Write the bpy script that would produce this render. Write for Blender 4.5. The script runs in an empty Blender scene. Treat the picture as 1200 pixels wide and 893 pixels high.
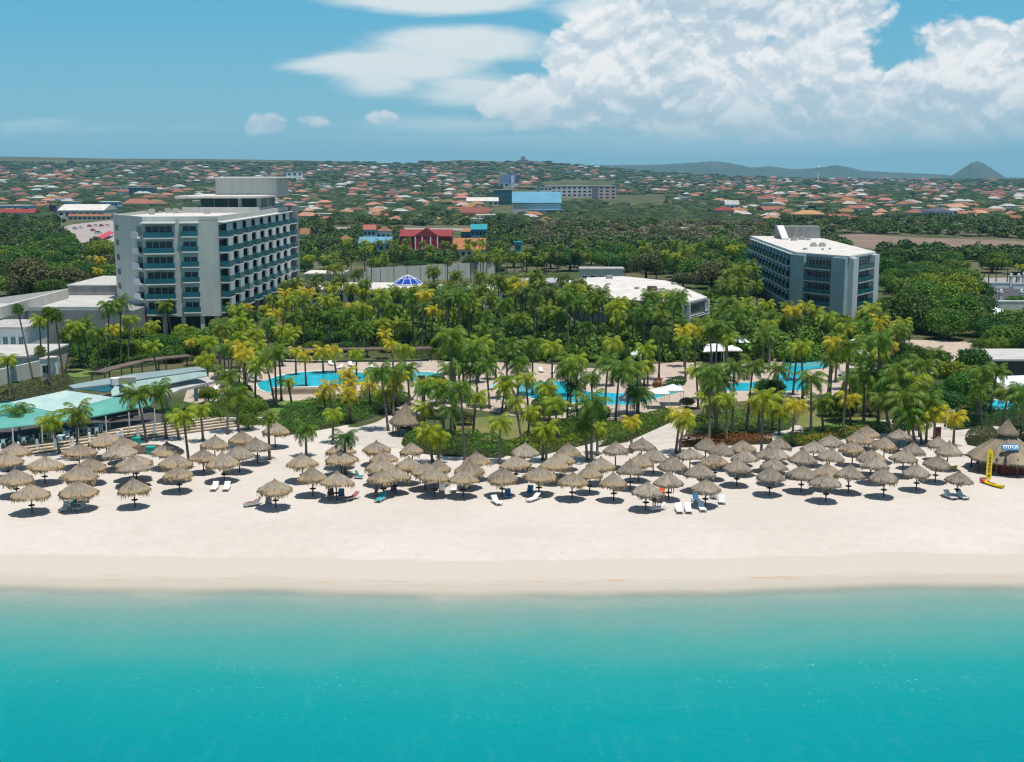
import bpy, math, random
import numpy as np
from mathutils import Vector, Matrix
R = math.radians
random.seed(7); rng = np.random.default_rng(7)
sc = bpy.context.scene
COL = sc.collection
CAMZ = 38.0; PITCH = R(9.53); FPX = 1450.0; GZ = 2.0
FW = (0, math.cos(PITCH), -math.sin(PITCH)); UP = (0, math.sin(PITCH), math.cos(PITCH))

def ray(px, py):
    a = (px-600)/FPX; b = (446.5-py)/FPX
    return (a, FW[1]+b*UP[1], FW[2]+b*UP[2])
def P(px, py, z=GZ):
    d = ray(px, py); t = (z-CAMZ)/d[2]
    return Vector((d[0]*t, d[1]*t, z))
def pxof(x, y, z):
    dx, dy, dz = x, y, z-CAMZ
    f = dy*FW[1]+dz*FW[2]; u = dy*UP[1]+dz*UP[2]
    return 600+FPX*dx/f, 446.5-FPX*u/f
def smooth(t):
    t = min(1, max(0, t)); return t*t*(3-2*t)
def interp(x, pts):
    if x <= pts[0][0]: return pts[0][1]
    for (a, b), (c, d) in zip(pts, pts[1:]):
        if x <= c: return b+(d-b)*(x-a)/(c-a)
    return pts[-1][1]
SKY = [(-400,184),(0,183),(60,184),(130,185.5),(250,186),(350,187.5),(420,189),(470,191.5),(520,188.5),(545,187),(580,189),(598,189.5),(615,186.5),(632,189.5),(650,190.5),(690,194.5),(730,198.5),(800,203),(900,207),(1000,210)]
SHORE = [(-400,687),(0,684),(200,687),(420,690.5),(600,692),(760,691.5),(900,687),(1010,683.5),(1200,682),(1600,682)]
def shoreY(x):
    px = 600+x*FPX/107.0
    return P(600, interp(px, SHORE), 0).y + .25*math.sin(x*.21)+.15*math.sin(x*.53+1)
def T(x, y):
    if y < 200:
        s = y-shoreY(x)
        if s < 0: return max(-3.2, .09*s)
        z = 2.0*smooth(s/11.0)*.75+2.0*.25*min(1, s/11.0)
        return z
    if y < 1300: return GZ
    px = 600+FPX*x/y
    zr = 38+(203-interp(px, SKY))*4600/FPX
    zr = max(zr, GZ)
    t = (y-1300)/3300.0
    if t > 1: return GZ+(zr-GZ)*max(0, 1-(t-1)*1.2)
    return GZ+(zr-GZ)*(t**1.5)
def PT(px, py):
    d = ray(px, py); n = math.hypot(d[0], d[1])
    t0 = 60.0; t = t0
    while t < 9000:
        x, y, z = d[0]*t, d[1]*t, CAMZ+d[2]*t
        if z < T(x, y):
            lo, hi = t0, t
            for _ in range(18):
                m = (lo+hi)/2
                if CAMZ+d[2]*m < T(d[0]*m, d[1]*m): hi = m
                else: lo = m
            return Vector((d[0]*hi, d[1]*hi, T(d[0]*hi, d[1]*hi)))
        t0 = t; t *= 1.02
    return None
def S(py): return (py-203)/36.0      # pixels per metre at a ground pixel row
def inpoly(x, y, poly):
    c = False; n = len(poly); j = n-1
    for i in range(n):
        xi, yi = poly[i]; xj, yj = poly[j]
        if (yi > y) != (yj > y) and x < (xj-xi)*(y-yi)/(yj-yi)+xi: c = not c
        j = i
    return c

# ---------------------------------------------------------------- materials
MATS = {}
def mat(name, col, rough=.8, var=0, scale=1.0, col2=None, metal=0, bump=0, bscale=None, coord='Object', spec=.3, stretch=None, trans=0, island=0, objvar=0, detail=4):
    if name in MATS: return MATS[name]
    m = bpy.data.materials.new(name); m.use_nodes = True; nt = m.node_tree; N = nt.nodes; L = nt.links
    b = N['Principled BSDF']; b.inputs['Roughness'].default_value = rough; b.inputs['Metallic'].default_value = metal
    b.inputs['Specular IOR Level'].default_value = spec
    b.inputs['Base Color'].default_value = (*col, 1)
    tc = N.new('ShaderNodeTexCoord'); src = tc.outputs[coord]
    if stretch:
        mp = N.new('ShaderNodeMapping'); mp.inputs['Scale'].default_value = stretch; L.new(src, mp.inputs['Vector']); src = mp.outputs[0]
    out = None
    if col2 or var:
        nz = N.new('ShaderNodeTexNoise'); nz.inputs['Scale'].default_value = scale; nz.inputs['Detail'].default_value = detail; L.new(src, nz.inputs['Vector'])
        rp = N.new('ShaderNodeValToRGB'); L.new(nz.outputs['Fac'], rp.inputs['Fac'])
        rp.color_ramp.elements[0].position = .36; rp.color_ramp.elements[1].position = .64
        c2 = col2 if col2 else tuple(c*(1-var) for c in col)
        rp.color_ramp.elements[0].color = (*c2, 1); rp.color_ramp.elements[1].color = (*col, 1)
        out = rp.outputs[0]
        L.new(out, b.inputs['Base Color'])
    if island or objvar:
        hs = N.new('ShaderNodeHueSaturation')
        if out: L.new(out, hs.inputs['Color'])
        else: hs.inputs['Color'].default_value = (*col, 1)
        if island:
            g = N.new('ShaderNodeNewGeometry'); s1 = g.outputs['Random Per Island']
            mr = N.new('ShaderNodeMapRange'); mr.inputs['To Min'].default_value = 1-island; mr.inputs['To Max'].default_value = 1+island
            L.new(s1, mr.inputs['Value']); L.new(mr.outputs[0], hs.inputs['Value'])
        if objvar:
            oi = N.new('ShaderNodeObjectInfo')
            mr = N.new('ShaderNodeMapRange'); mr.inputs['To Min'].default_value = .5-objvar*.12; mr.inputs['To Max'].default_value = .5+objvar*.12
            L.new(oi.outputs['Random'], mr.inputs['Value']); L.new(mr.outputs[0], hs.inputs['Hue'])
            if not island:
                mr = N.new('ShaderNodeMapRange'); mr.inputs['To Min'].default_value = 1-objvar; mr.inputs['To Max'].default_value = 1+objvar
                mt = N.new('ShaderNodeMath'); mt.operation = 'FRACT'; mu = N.new('ShaderNodeMath'); mu.operation = 'MULTIPLY'; mu.inputs[1].default_value = 7.31
                L.new(oi.outputs['Random'], mu.inputs[0]); L.new(mu.outputs[0], mt.inputs[0]); L.new(mt.outputs[0], mr.inputs['Value']); L.new(mr.outputs[0], hs.inputs['Value'])
        L.new(hs.outputs[0], b.inputs['Base Color']); out = hs.outputs[0]
    if bump:
        nb = N.new('ShaderNodeTexNoise'); nb.inputs['Scale'].default_value = bscale or scale*3; nb.inputs['Detail'].default_value = 5; L.new(src, nb.inputs['Vector'])
        bp = N.new('ShaderNodeBump'); bp.inputs['Strength'].default_value = 1; bp.inputs['Distance'].default_value = bump
        L.new(nb.outputs['Fac'], bp.inputs['Height']); L.new(bp.outputs[0], b.inputs['Normal'])
    if trans:
        tr = N.new('ShaderNodeBsdfTranslucent')
        if out: L.new(out, tr.inputs['Color'])
        else: tr.inputs['Color'].default_value = (*col, 1)
        mx = N.new('ShaderNodeMixShader'); mx.inputs[0].default_value = trans
        L.new(b.outputs[0], mx.inputs[1]); L.new(tr.outputs[0], mx.inputs[2]); L.new(mx.outputs[0], N['Material Output'].inputs['Surface'])
    MATS[name] = m
    return m
concrete = mat('concrete', (.56,.56,.505), .85, col2=(.48,.48,.435), scale=.5, stretch=(1,1,.22), detail=8)
concrete_d = mat('grey_render', (.29,.285,.27), .9, col2=(.22,.22,.21), scale=.6, stretch=(1,1,.25), detail=8)
white = mat('white_paint', (.78,.78,.76), .7, var=.1, scale=.6)
roofw = mat('white_roof', (.66,.62,.565), .9, col2=(.54,.49,.435), scale=.35, detail=8)
roofg = mat('grey_roof', (.48,.46,.43), .9, col2=(.36,.34,.32), scale=.3, detail=8)
teal_glass = mat('teal_glass', (.015,.13,.16), .25, spec=.6, var=.35, scale=.7)
dark_glass = mat('dark_glass', (.02,.03,.035), .25, spec=.6, var=.4, scale=.8)
shaded_teal_wall = mat('shaded_teal_wall', (.36,.44,.44), .8, col2=(.31,.385,.385), scale=.4)  # bluish shade of the faces turned from the sun, put into the colour
teal_roof = mat('teal_canvas', (.115,.37,.31), .7, var=.15, scale=.4)
pale_roof = mat('pale_canvas', (.43,.56,.52), .7, col2=(.34,.47,.43), scale=.35)
wood = mat('dark_wood', (.10,.07,.05), .8, var=.3, scale=2)
brown_roof = mat('brown_roof', (.16,.12,.10), .9, var=.3, scale=1)
stone = mat('tan_stone', (.55,.46,.34), .9, var=.2, scale=1.0)
orange = mat('orange_tile', (.38,.145,.075), .85, col2=(.22,.11,.07), scale=.8, objvar=.22)
leaf_dk = mat('leaf_dark', (.055,.13,.015), .55, island=.5, objvar=.22, trans=.3)
leaf_md = mat('leaf_mid', (.10,.195,.016), .55, island=.5, objvar=.22, trans=.3)
leaf_lt = mat('leaf_light', (.17,.26,.015), .55, island=.5, objvar=.22, trans=.3)
leaf_ol = mat('leaf_olive', (.12,.13,.045), .6, island=.5, objvar=.2, trans=.25)
leaf_or = mat('leaf_orange', (.24,.09,.02), .6, island=.55, trans=.3)
leaf_ye = mat('leaf_yellow', (.38,.30,.025), .6, island=.55, trans=.3)
palm_g = mat('palm_green', (.118,.205,.016), .5, island=.45, objvar=.2, trans=.3, spec=.25)
palm_l = mat('palm_lime', (.26,.33,.014), .5, island=.45, objvar=.1, trans=.3, spec=.25)
palm_y = mat('palm_yellow', (.50,.43,.022), .5, island=.5, objvar=.05, trans=.35, spec=.25)
palm_d = mat('palm_deep', (.075,.135,.017), .5, island=.5, objvar=.2, trans=.25, spec=.25)
bark = mat('palm_bark', (.20,.17,.14), .95, col2=(.12,.10,.085), scale=3, stretch=(1,1,4))
treebark = mat('tree_bark', (.12,.09,.07), .95, var=.3, scale=3)

# ---------------------------------------------------------------- objects
def link(o, parent=None):
    COL.objects.link(o)
    if parent: o.parent = parent
    return o
def tag(o, label=None, cat=None, group=None, kind=None):
    if label: o['label'] = label
    if cat: o['category'] = cat
    if group: o['group'] = group
    if kind: o['kind'] = kind
    return o
def empty(name, loc=(0,0,0), label=None, cat=None, group=None, rz=0):
    o = bpy.data.objects.new(name, None); o.location = loc; o.rotation_euler = (0,0,rz); o.empty_display_size = .5
    link(o); tag(o, label, cat, group); return o
class MB:
    def __init__(s): s.v = []; s.f = []; s.m = []; s.cm = 0
    def mat(s, i): s.cm = i; return s
    def face(s, pts):
        n = len(s.v); s.v += [tuple(p) for p in pts]; s.f.append(tuple(range(n, n+len(pts)))); s.m.append(s.cm)
    def add(s, vs, fs):
        n = len(s.v); s.v += [tuple(p) for p in vs]
        for f in fs: s.f.append(tuple(i+n for i in f)); s.m.append(s.cm)
    def hexa(s, p):   # 8 points: bottom 4 ccw, top 4 ccw
        s.add(p, [(3,2,1,0),(4,5,6,7),(0,1,5,4),(1,2,6,5),(2,3,7,6),(3,0,4,7)])
    def box(s, x0,y0,z0,x1,y1,z1):
        s.hexa([(x0,y0,z0),(x1,y0,z0),(x1,y1,z0),(x0,y1,z0),(x0,y0,z1),(x1,y0,z1),(x1,y1,z1),(x0,y1,z1)])
    def cbox(s, c, sx, sy, sz, rz=0):
        ca, sa = math.cos(rz), math.sin(rz); q = []
        for z in (c[2], c[2]+sz):
            for x, y in ((-1,-1),(1,-1),(1,1),(-1,1)):
                X, Y = x*sx/2, y*sy/2; q.append((c[0]+X*ca-Y*sa, c[1]+X*sa+Y*ca, z))
        s.hexa(q)
    def prism(s, poly, z0, z1):
        a = sum(p[0]*q[1]-q[0]*p[1] for p, q in zip(poly, poly[1:]+poly[:1]))
        if a < 0: poly = poly[::-1]
        n = len(poly)
        s.add([(p[0],p[1],z0) for p in poly]+[(p[0],p[1],z1) for p in poly],
              [tuple(range(n-1,-1,-1)), tuple(range(n,2*n))]+[(i,(i+1)%n,n+(i+1)%n,n+i) for i in range(n)])
    def slab(s, pts, th):
        a = sum(p[0]*q[1]-q[0]*p[1] for p, q in zip(pts, pts[1:]+pts[:1]))
        if a < 0: pts = pts[::-1]
        n = len(pts)
        s.add([(p[0],p[1],p[2]-th) for p in pts]+[tuple(p) for p in pts],
              [tuple(range(n-1,-1,-1)), tuple(range(n,2*n))]+[(i,(i+1)%n,n+(i+1)%n,n+i) for i in range(n)])
    def tube(s, pts, rad, n=6, cap=True):
        base = len(s.v); rings = []
        for i, p in enumerate(pts):
            p = Vector(p)
            d = (Vector(pts[min(i+1,len(pts)-1)])-Vector(pts[max(i-1,0)])).normalized()
            a = d.cross(Vector((0,1,0)) if abs(d.y) < .9 else Vector((1,0,0))).normalized(); b = d.cross(a)
            r = rad[i] if isinstance(rad,(list,tuple)) else rad
            rings.append([p+(a*math.cos(2*math.pi*k/n)+b*math.sin(2*math.pi*k/n))*r for k in range(n)])
        vs = [v for rg in rings for v in rg]; fs = []
        for i in range(len(pts)-1):
            for k in range(n): fs.append((i*n+k, i*n+(k+1)%n, (i+1)*n+(k+1)%n, (i+1)*n+k))
        if cap: fs += [tuple(range(n-1,-1,-1)), tuple((len(pts)-1)*n+k for k in range(n))]
        s.add(vs, fs)
    def ball(s, c, r, n=8, m=5, sz=1):
        vs = [(c[0],c[1],c[2]-r*sz)]; fs = []
        for j in range(1,m):
            t = math.pi*j/m
            for k in range(n): vs.append((c[0]+r*math.sin(t)*math.cos(2*math.pi*k/n), c[1]+r*math.sin(t)*math.sin(2*math.pi*k/n), c[2]-r*sz*math.cos(t)))
        vs.append((c[0],c[1],c[2]+r*sz)); L = len(vs)-1
        for k in range(n): fs.append((0,1+(k+1)%n,1+k)); fs.append((L,1+(m-2)*n+k,1+(m-2)*n+(k+1)%n))
        for j in range(m-2):
            for k in range(n): fs.append((1+j*n+k,1+j*n+(k+1)%n,1+(j+1)*n+(k+1)%n,1+(j+1)*n+k))
        s.add(vs, fs)
    def mesh(s, name, mats, off=(0,0,0), smooth=False):
        me = bpy.data.meshes.new(name)
        me.from_pydata([(v[0]-off[0],v[1]-off[1],v[2]-off[2]) for v in s.v], [], s.f)
        if not isinstance(mats,(list,tuple)): mats = [mats]
        for m in mats: me.materials.append(m)
        if len(mats) > 1: me.polygons.foreach_set('material_index', s.m)
        if smooth: me.polygons.foreach_set('use_smooth', [True]*len(s.f))
        me.update(); return me
    def build(s, name, mats, parent=None, loc=None, smooth=False, **k):
        # vertices are in the parent's space when parent is given and loc is None
        if parent is not None and loc is None:
            q = parent; off = Vector((0,0,0))
            while q: off += q.location; q = q.parent
            o = bpy.data.objects.new(name, s.mesh(name, mats, off, smooth)); link(o, parent)
        else:
            loc = loc or (0,0,0)
            o = bpy.data.objects.new(name, s.mesh(name, mats, loc, smooth)); o.location = loc; link(o, parent)
        if k: tag(o, **k)
        return o
def npmesh(name, V, F, mats, mi=None, smooth=False):
    me = bpy.data.meshes.new(name); V = np.asarray(V, dtype=np.float32); F = np.asarray(F, dtype=np.int32)
    k = F.shape[1]
    me.vertices.add(len(V)); me.vertices.foreach_set('co', V.ravel())
    me.loops.add(F.size); me.loops.foreach_set('vertex_index', F.ravel())
    me.polygons.add(len(F)); me.polygons.foreach_set('loop_start', np.arange(len(F), dtype=np.int32)*k)
    if not isinstance(mats,(list,tuple)): mats = [mats]
    for m in mats: me.materials.append(m)
    if mi is not None: me.polygons.foreach_set('material_index', np.asarray(mi, dtype=np.int32))
    me.update(calc_edges=True); me.validate()
    if smooth: me.polygons.foreach_set('use_smooth', [True]*len(F))
    return me
def mobj(name, me, parent=None, loc=(0,0,0)):
    o = bpy.data.objects.new(name, me); o.location = loc; return link(o, parent)
def copy_tree(o, parent=None):
    c = o.copy(); COL.objects.link(c); c.parent = parent
    for ch in list(o.children): copy_tree(ch, c)
    return c
def structure(name, mb, m, **k):
    return tag(mb.build(name, m, **k), kind='structure')
ORD = ['first','second','third','fourth','fifth','sixth','seventh','eighth','ninth','tenth','eleventh','twelfth']
def ordinal(i):
    if i < 12: return ORD[i]
    n = i+1
    return f"{n}{'th' if 10 <= n % 100 <= 20 else {1:'st',2:'nd',3:'rd'}.get(n%10,'th')}"
def autolabel(items, fmt):      # items: list of (object, look); orders by picture x
    items.sort(key=lambda t: pxof(*t[0].location)[0])
    for i, (o, look) in enumerate(items): o['label'] = fmt.format(look=look, n=ordinal(i))

# ---------------------------------------------------------------- camera, sun, sky
cam = bpy.data.cameras.new('camera'); co = bpy.data.objects.new('camera', cam); COL.objects.link(co)
co.location = (0,0,CAMZ); co.rotation_euler = (math.pi/2-PITCH,0,0); cam.sensor_width = 36; cam.lens = 36*FPX/1200; cam.clip_end = 40000; cam.clip_start = .5
sc.camera = co
SUN_EL = R(78); SUN_AZ = R(132)   # azimuth measured clockwise from +Y (away from the viewer)
sd = Vector((math.cos(SUN_EL)*math.sin(SUN_AZ), math.cos(SUN_EL)*math.cos(SUN_AZ), math.sin(SUN_EL)))
sun = bpy.data.lights.new('sun','SUN'); sun.energy = 4.7; sun.angle = R(.53); sun.color = (1,.96,.9)
so = bpy.data.objects.new('sun', sun); COL.objects.link(so); so.rotation_euler = sd.to_track_quat('Z','Y').to_euler()
w = bpy.data.worlds.new('World'); sc.world = w; w.use_nodes = True; nt = w.node_tree; N = nt.nodes; L = nt.links
for n in list(N): N.remove(n)
def M(op, a, b=None, c=None, clamp=False):
    n = N.new('ShaderNodeMath'); n.operation = op; n.use_clamp = clamp
    for i, x in enumerate((a,b,c)):
        if x is None: continue
        if isinstance(x,(int,float)): n.inputs[i].default_value = x
        else: L.new(x, n.inputs[i])
    return n.outputs[0]
def noise(vec, scale, detail=6, rough=.55, dist=0):
    n = N.new('ShaderNodeTexNoise'); n.inputs['Scale'].default_value = scale; n.inputs['Detail'].default_value = detail; n.inputs['Roughness'].default_value = rough; n.inputs['Distortion'].default_value = dist
    L.new(vec, n.inputs['Vector']); return n.outputs['Fac']
def comb(x, y, z=0):
    n = N.new('ShaderNodeCombineXYZ')
    for i, v in enumerate((x,y,z)):
        if isinstance(v,(int,float)): n.inputs[i].default_value = v
        else: L.new(v, n.inputs[i])
    return n.outputs[0]
tc = N.new('ShaderNodeTexCoord'); sx = N.new('ShaderNodeSeparateXYZ'); L.new(tc.outputs['Generated'], sx.inputs[0])
ay = M('MAXIMUM', M('ABSOLUTE', sx.outputs[1]), .12)
U = M('DIVIDE', sx.outputs[0], ay)          # tangent of azimuth, 0 straight ahead
V = M('DIVIDE', sx.outputs[2], ay)          # tangent of elevation
def ell(cx, cy, rx, ry, p=1.0):             # soft ellipse in picture-like units: 1450 per unit tangent
    a = M('MULTIPLY', M('SUBTRACT', U, (cx-600)/1450), 1450/rx); b = M('MULTIPLY', M('SUBTRACT', V, (203-cy)/1450), 1450/ry)
    r = M('SQRT', M('ADD', M('MULTIPLY', a, a), M('MULTIPLY', b, b)))
    return M('MULTIPLY', M('SUBTRACT', 1.0, r), p)
def mx(*a):
    o = a[0]
    for b in a[1:]: o = M('SMOOTH_MAX', o, b, .25)
    return o
def ss(x, lo, hi):
    n = N.new('ShaderNodeMapRange'); n.interpolation_type = 'SMOOTHSTEP'; n.inputs['From Min'].default_value = lo; n.inputs['From Max'].default_value = hi
    L.new(x, n.inputs['Value']); return n.outputs[0]
# cumulus: billowing masses built from a coverage mask, large noise and rounded cells
def cumulus(du, dv):
    Us = M('ADD', U, du) if du else U; Vs = M('ADD', V, dv) if dv else V
    v = comb(M('MULTIPLY', Us, 9.5), M('MULTIPLY', Vs, 12.5), 3.3)
    n1 = noise(v, 1.0, 9, .58, .15)
    wv = N.new('ShaderNodeVectorMath'); wv.operation = 'ADD'; L.new(v, wv.inputs[0]); L.new(comb(M('MULTIPLY', n1, 1.1), M('MULTIPLY', n1, .9), 0), wv.inputs[1])
    o = M('MULTIPLY', M('SUBTRACT', n1, .5), 1.5)
    for sc_, wt in ((3.0,.42),(7.0,.24),(16.0,.11)):
        vo = N.new('ShaderNodeTexVoronoi'); vo.feature = 'F1'; vo.inputs['Scale'].default_value = sc_; L.new(wv.outputs[0], vo.inputs['Vector'])
        o = M('ADD', o, M('MULTIPLY', M('SUBTRACT', .5, M('MULTIPLY', vo.outputs['Distance'], vo.outputs['Distance'])), wt))
    return o
cmask = mx(ell(645,120,85,40,1.0), ell(690,88,70,45,.95), ell(780,60,150,75,1.1), ell(930,125,300,52,1.2), ell(940,75,90,50,1.0), ell(900,22,150,34,1.05), ell(1120,120,160,58,1.15), ell(1120,55,70,30,.7), ell(1190,55,50,26,.8), ell(318,147,38,17,.50), ell(376,144,26,12,.42), ell(450,140,15,8,.42), ell(1088,3,30,8,.5), ell(710,40,40,22,.8))
cmask = M('MINIMUM', cmask, .55)
den = M('ADD', cumulus(0,0), M('MULTIPLY', cmask, 1.25))
den2 = M('ADD', cumulus(.002,.008), M('MULTIPLY', cmask, 1.25))
acum = ss(den, .22, .50)
acum = M('MULTIPLY', acum, M('MULTIPLY', ss(V, .012, .040), .96))
grad = M('SUBTRACT', den, den2)
lit = ss(grad, -.16, .26)
thick = ss(den, .45, 1.2)
heightf = ss(V, .020, .080)
big2 = noise(comb(M('MULTIPLY', U, 6), M('MULTIPLY', V, 12), 5.5), 1.0, 5, .55)
bright = M('MAXIMUM', ell(690,88,75,35,1.0), M('MAXIMUM', ell(940,75,60,24,1.0), M('MAXIMUM', ell(1100,88,30,20,.8), M('MAXIMUM', ell(640,112,60,26,.9), ell(860,105,70,25,.7)))))
# thin flat sheets
v2 = comb(M('MULTIPLY', U, 7), M('MULTIPLY', V, 25), 8.1)
n2 = noise(v2, 1.0, 8, .58, .5)
smask = mx(ell(470,82,150,26,1.2), ell(540,60,170,30,1.15), ell(525,6,165,26,1.3), ell(450,100,80,26,.8), ell(560,110,120,34,.8), ell(160,152,190,14,.45), ell(560,148,240,20,.7), ell(700,20,90,50,.9))
ast = ss(M('ADD', n2, M('MULTIPLY', smask, .62)), .58, .92)
streak = noise(comb(M('MULTIPLY', U, 3), M('MULTIPLY', V, 60), 1.0), 1.0, 6, .55)
base_band = M('MULTIPLY', ss(M('ADD', streak, M('MULTIPLY', mx(ell(880,162,470,34,1.0), ell(560,150,160,14,.5)), .55)), .55, .95), .75)
ast = M('MULTIPLY', ast, .92)
sky = N.new('ShaderNodeTexSky'); sky.sky_type = 'NISHITA'; sky.sun_disc = False; sky.sun_elevation = SUN_EL; sky.sun_rotation = SUN_AZ; sky.air_density = 1.0; sky.dust_density = .6; sky.ozone_density = 1.0
tint = N.new('ShaderNodeMix'); tint.data_type = 'RGBA'; tint.blend_type = 'MULTIPLY'; tint.inputs[0].default_value = 1
L.new(sky.outputs[0], tint.inputs[6]); tint.inputs[7].default_value = (.80,1.0,1.06,1)
def mixc(f, a, b):
    n = N.new('ShaderNodeMix'); n.data_type = 'RGBA'
    if isinstance(f,(int,float)): n.inputs[0].default_value = f
    else: L.new(f, n.inputs[0])
    for i, x in ((6,a),(7,b)):
        if isinstance(x, tuple): n.inputs[i].default_value = (*x,1)
        else: L.new(x, n.inputs[i])
    return n.outputs[2]
lowsky = mixc(ss(V, .0, .16), (2.9,6.0,7.3), (1.2,5.0,7.5))
bg = N.new('ShaderNodeBackground'); bg.inputs['Strength'].default_value = .09; L.new(mixc(M('MULTIPLY', M('SUBTRACT', 1.0, ss(V, .15, .8)), .9), tint.outputs[2], lowsky), bg.inputs[0])
shade = M('ADD', M('MULTIPLY', lit, 1.0), M('MULTIPLY', M('SUBTRACT', 1.0, thick), .20))
shade = M('ADD', M('SUBTRACT', shade, .05), M('MULTIPLY', M('SUBTRACT', big2, .48), 2.0))
shade = M('ADD', shade, M('MULTIPLY', M('MAXIMUM', bright, 0.0), .45), None, True)
ccol = mixc(shade, (.50,.64,.75), (.97,.98,.98))
ccol = mixc(heightf, mixc(.7, ccol, (.40,.60,.69)), ccol)
b1 = N.new('ShaderNodeBackground'); L.new(ccol, b1.inputs[0]); b1.inputs[1].default_value = .94
b2 = N.new('ShaderNodeBackground'); L.new(mixc(heightf, (.42,.66,.75), (.80,.87,.89)), b2.inputs[0]); b2.inputs[1].default_value = .95
b3 = N.new('ShaderNodeBackground'); b3.inputs[0].default_value = (.42,.63,.72,1); b3.inputs[1].default_value = .95
m1 = N.new('ShaderNodeMixShader'); L.new(ast, m1.inputs[0]); L.new(bg.outputs[0], m1.inputs[1]); L.new(b2.outputs[0], m1.inputs[2])
m3 = N.new('ShaderNodeMixShader'); L.new(base_band, m3.inputs[0]); L.new(m1.outputs[0], m3.inputs[1]); L.new(b3.outputs[0], m3.inputs[2])
m2 = N.new('ShaderNodeMixShader'); L.new(acum, m2.inputs[0]); L.new(m3.outputs[0], m2.inputs[1]); L.new(b1.outputs[0], m2.inputs[2])
wo = N.new('ShaderNodeOutputWorld'); L.new(m2.outputs[0], wo.inputs[0])
w.cycles.sampling_method = 'MANUAL'; w.cycles.sample_map_resolution = 512
vs = sc.view_settings; vs.view_transform = 'Standard'; vs.look = 'None'; vs.exposure = 0; vs.gamma = 1; vs.use_curve_mapping = False
cy = sc.cycles; cy.use_denoising = True; cy.filter_width = 1.25; cy.denoiser = 'OPENIMAGEDENOISE'; cy.max_bounces = 5; cy.transparent_max_bounces = 6; cy.diffuse_bounces = 2; cy.glossy_bounces = 2; cy.transmission_bounces = 3; cy.volume_bounces = 0; cy.use_adaptive_sampling = True; cy.adaptive_threshold = .02; cy.caustics_reflective = False; cy.caustics_refractive = False; cy.sample_clamp_indirect = 6
# ---------------------------------------------------------------- ground
SANDLINE = [(-600,535),(0,520),(250,498),(330,500),(400,494),(440,512),(520,530),(580,538),(690,518),(740,503),(790,488),(800,512),(930,514),(1000,503),(1060,498),(1100,498),(1200,503),(1800,505)]
ys = list(np.arange(60,104,1.5))+list(np.arange(104,130,.4))+list(np.arange(130,200,1.5))+list(np.arange(200,420,5))+[420*1.045**k for k in range(75)]
xs_n = 170
verts = []; sandm = []; shorem = []
for y in ys:
    hw = 60+y*.75
    for i in range(xs_n+1):
        x = -hw+2*hw*i/xs_n
        verts.append((x, y, T(x, y)))
        px, py = pxof(x, y, GZ)
        sandm.append(1.0 if (y < 130 or py > interp(px, SANDLINE)) else 0.0)
        shorem.append(y-shoreY(x) if y < 200 else 99)
n1_ = xs_n+1
F = [(j*n1_+i, j*n1_+i+1, (j+1)*n1_+i+1, (j+1)*n1_+i) for j in range(len(ys)-1) for i in range(xs_n)]
g = bpy.data.materials.new('ground'); g.use_nodes = True; nt = g.node_tree; N = nt.nodes; L = nt.links; bs = N['Principled BSDF']; bs.inputs['Roughness'].default_value = .95; bs.inputs['Specular IOR Level'].default_value = .15
geo = N.new('ShaderNodeNewGeometry'); pos = geo.outputs['Position']
def attr(n_):
    a = N.new('ShaderNodeAttribute'); a.attribute_name = n_; return a.outputs['Fac']
sand = attr('sand'); shore = attr('shore')
nA = noise(pos, .06, 6); nB = noise(pos, .9, 6, .65); nC = noise(pos, 4.0, 3, .7)
sandc = mixc(ss(nA, .38, .62), (.56,.50,.435), (.60,.54,.475))
sandc = mixc(ss(nB, .35, .7), mixc(.2, sandc, (.40,.335,.28)), sandc)
mp = N.new('ShaderNodeMapping'); mp.inputs['Scale'].default_value = (.25,2.2,1); L.new(pos, mp.inputs[0])
nst = noise(mp.outputs[0], 1.0, 6, .6)
ws = M('ADD', shore, M('MULTIPLY', M('SUBTRACT', noise(mp.outputs[0], .35, 4), .5), 2.2))
wet = mixc(ss(ws, .6, 2.6), (.45,.40,.325), (.51,.445,.38))
wet = mixc(M('MULTIPLY', ss(nst,.5,.62), M('MULTIPLY', ss(ws,.9,1.4), M('SUBTRACT',1.0,ss(ws,1.7,2.4)))), wet, (.47,.35,.245))
sandc = mixc(ss(ws, 5.4, 5.9), wet, sandc)
deb = M('MULTIPLY', ss(noise(pos, 1.6, 6, .85), .60, .67), M('MULTIPLY', ss(ws, 5.2, 6.0), M('SUBTRACT', 1.0, ss(ws, 8.5, 14))))
deb2 = M('MULTIPLY', ss(noise(pos, 1.1, 6, .75), .62, .72), M('SUBTRACT', 1.0, ss(ws, 30, 70)))
sandc = mixc(M('MULTIPLY', deb, .5), sandc, (.25,.20,.15))
sandc = mixc(M('MULTIPLY', deb2, M('MULTIPLY', ss(ws,8,12), .22)), sandc, (.35,.28,.22))
landc = mixc(ss(noise(pos, .035, 6, .6), .42, .6), (.11,.10,.05), (.045,.075,.02))
landc = mixc(ss(noise(pos, .008, 5, .6), .5, .62), landc, (.13,.12,.07))
landc = mixc(M('MULTIPLY', ss(nB,.5,.8), .5), landc, (.16,.14,.09))
allc = mixc(ss(sand, .35, .65), landc, sandc)
L.new(allc, bs.inputs['Base Color'])
bp = N.new('ShaderNodeBump'); bp.inputs['Distance'].default_value = .07
L.new(M('MULTIPLY', M('ADD', nB, M('MULTIPLY', nC, .35)), ss(ws, 3.0, 8.0)), bp.inputs['Height']); L.new(bp.outputs[0], bs.inputs['Normal'])
L.new(M('SUBTRACT', .95, M('MULTIPLY', M('SUBTRACT', 1.0, ss(ws, 1.0, 4.0)), .35)), bs.inputs['Roughness'])
me = npmesh('ground', verts, F, g, smooth=True)
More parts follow.
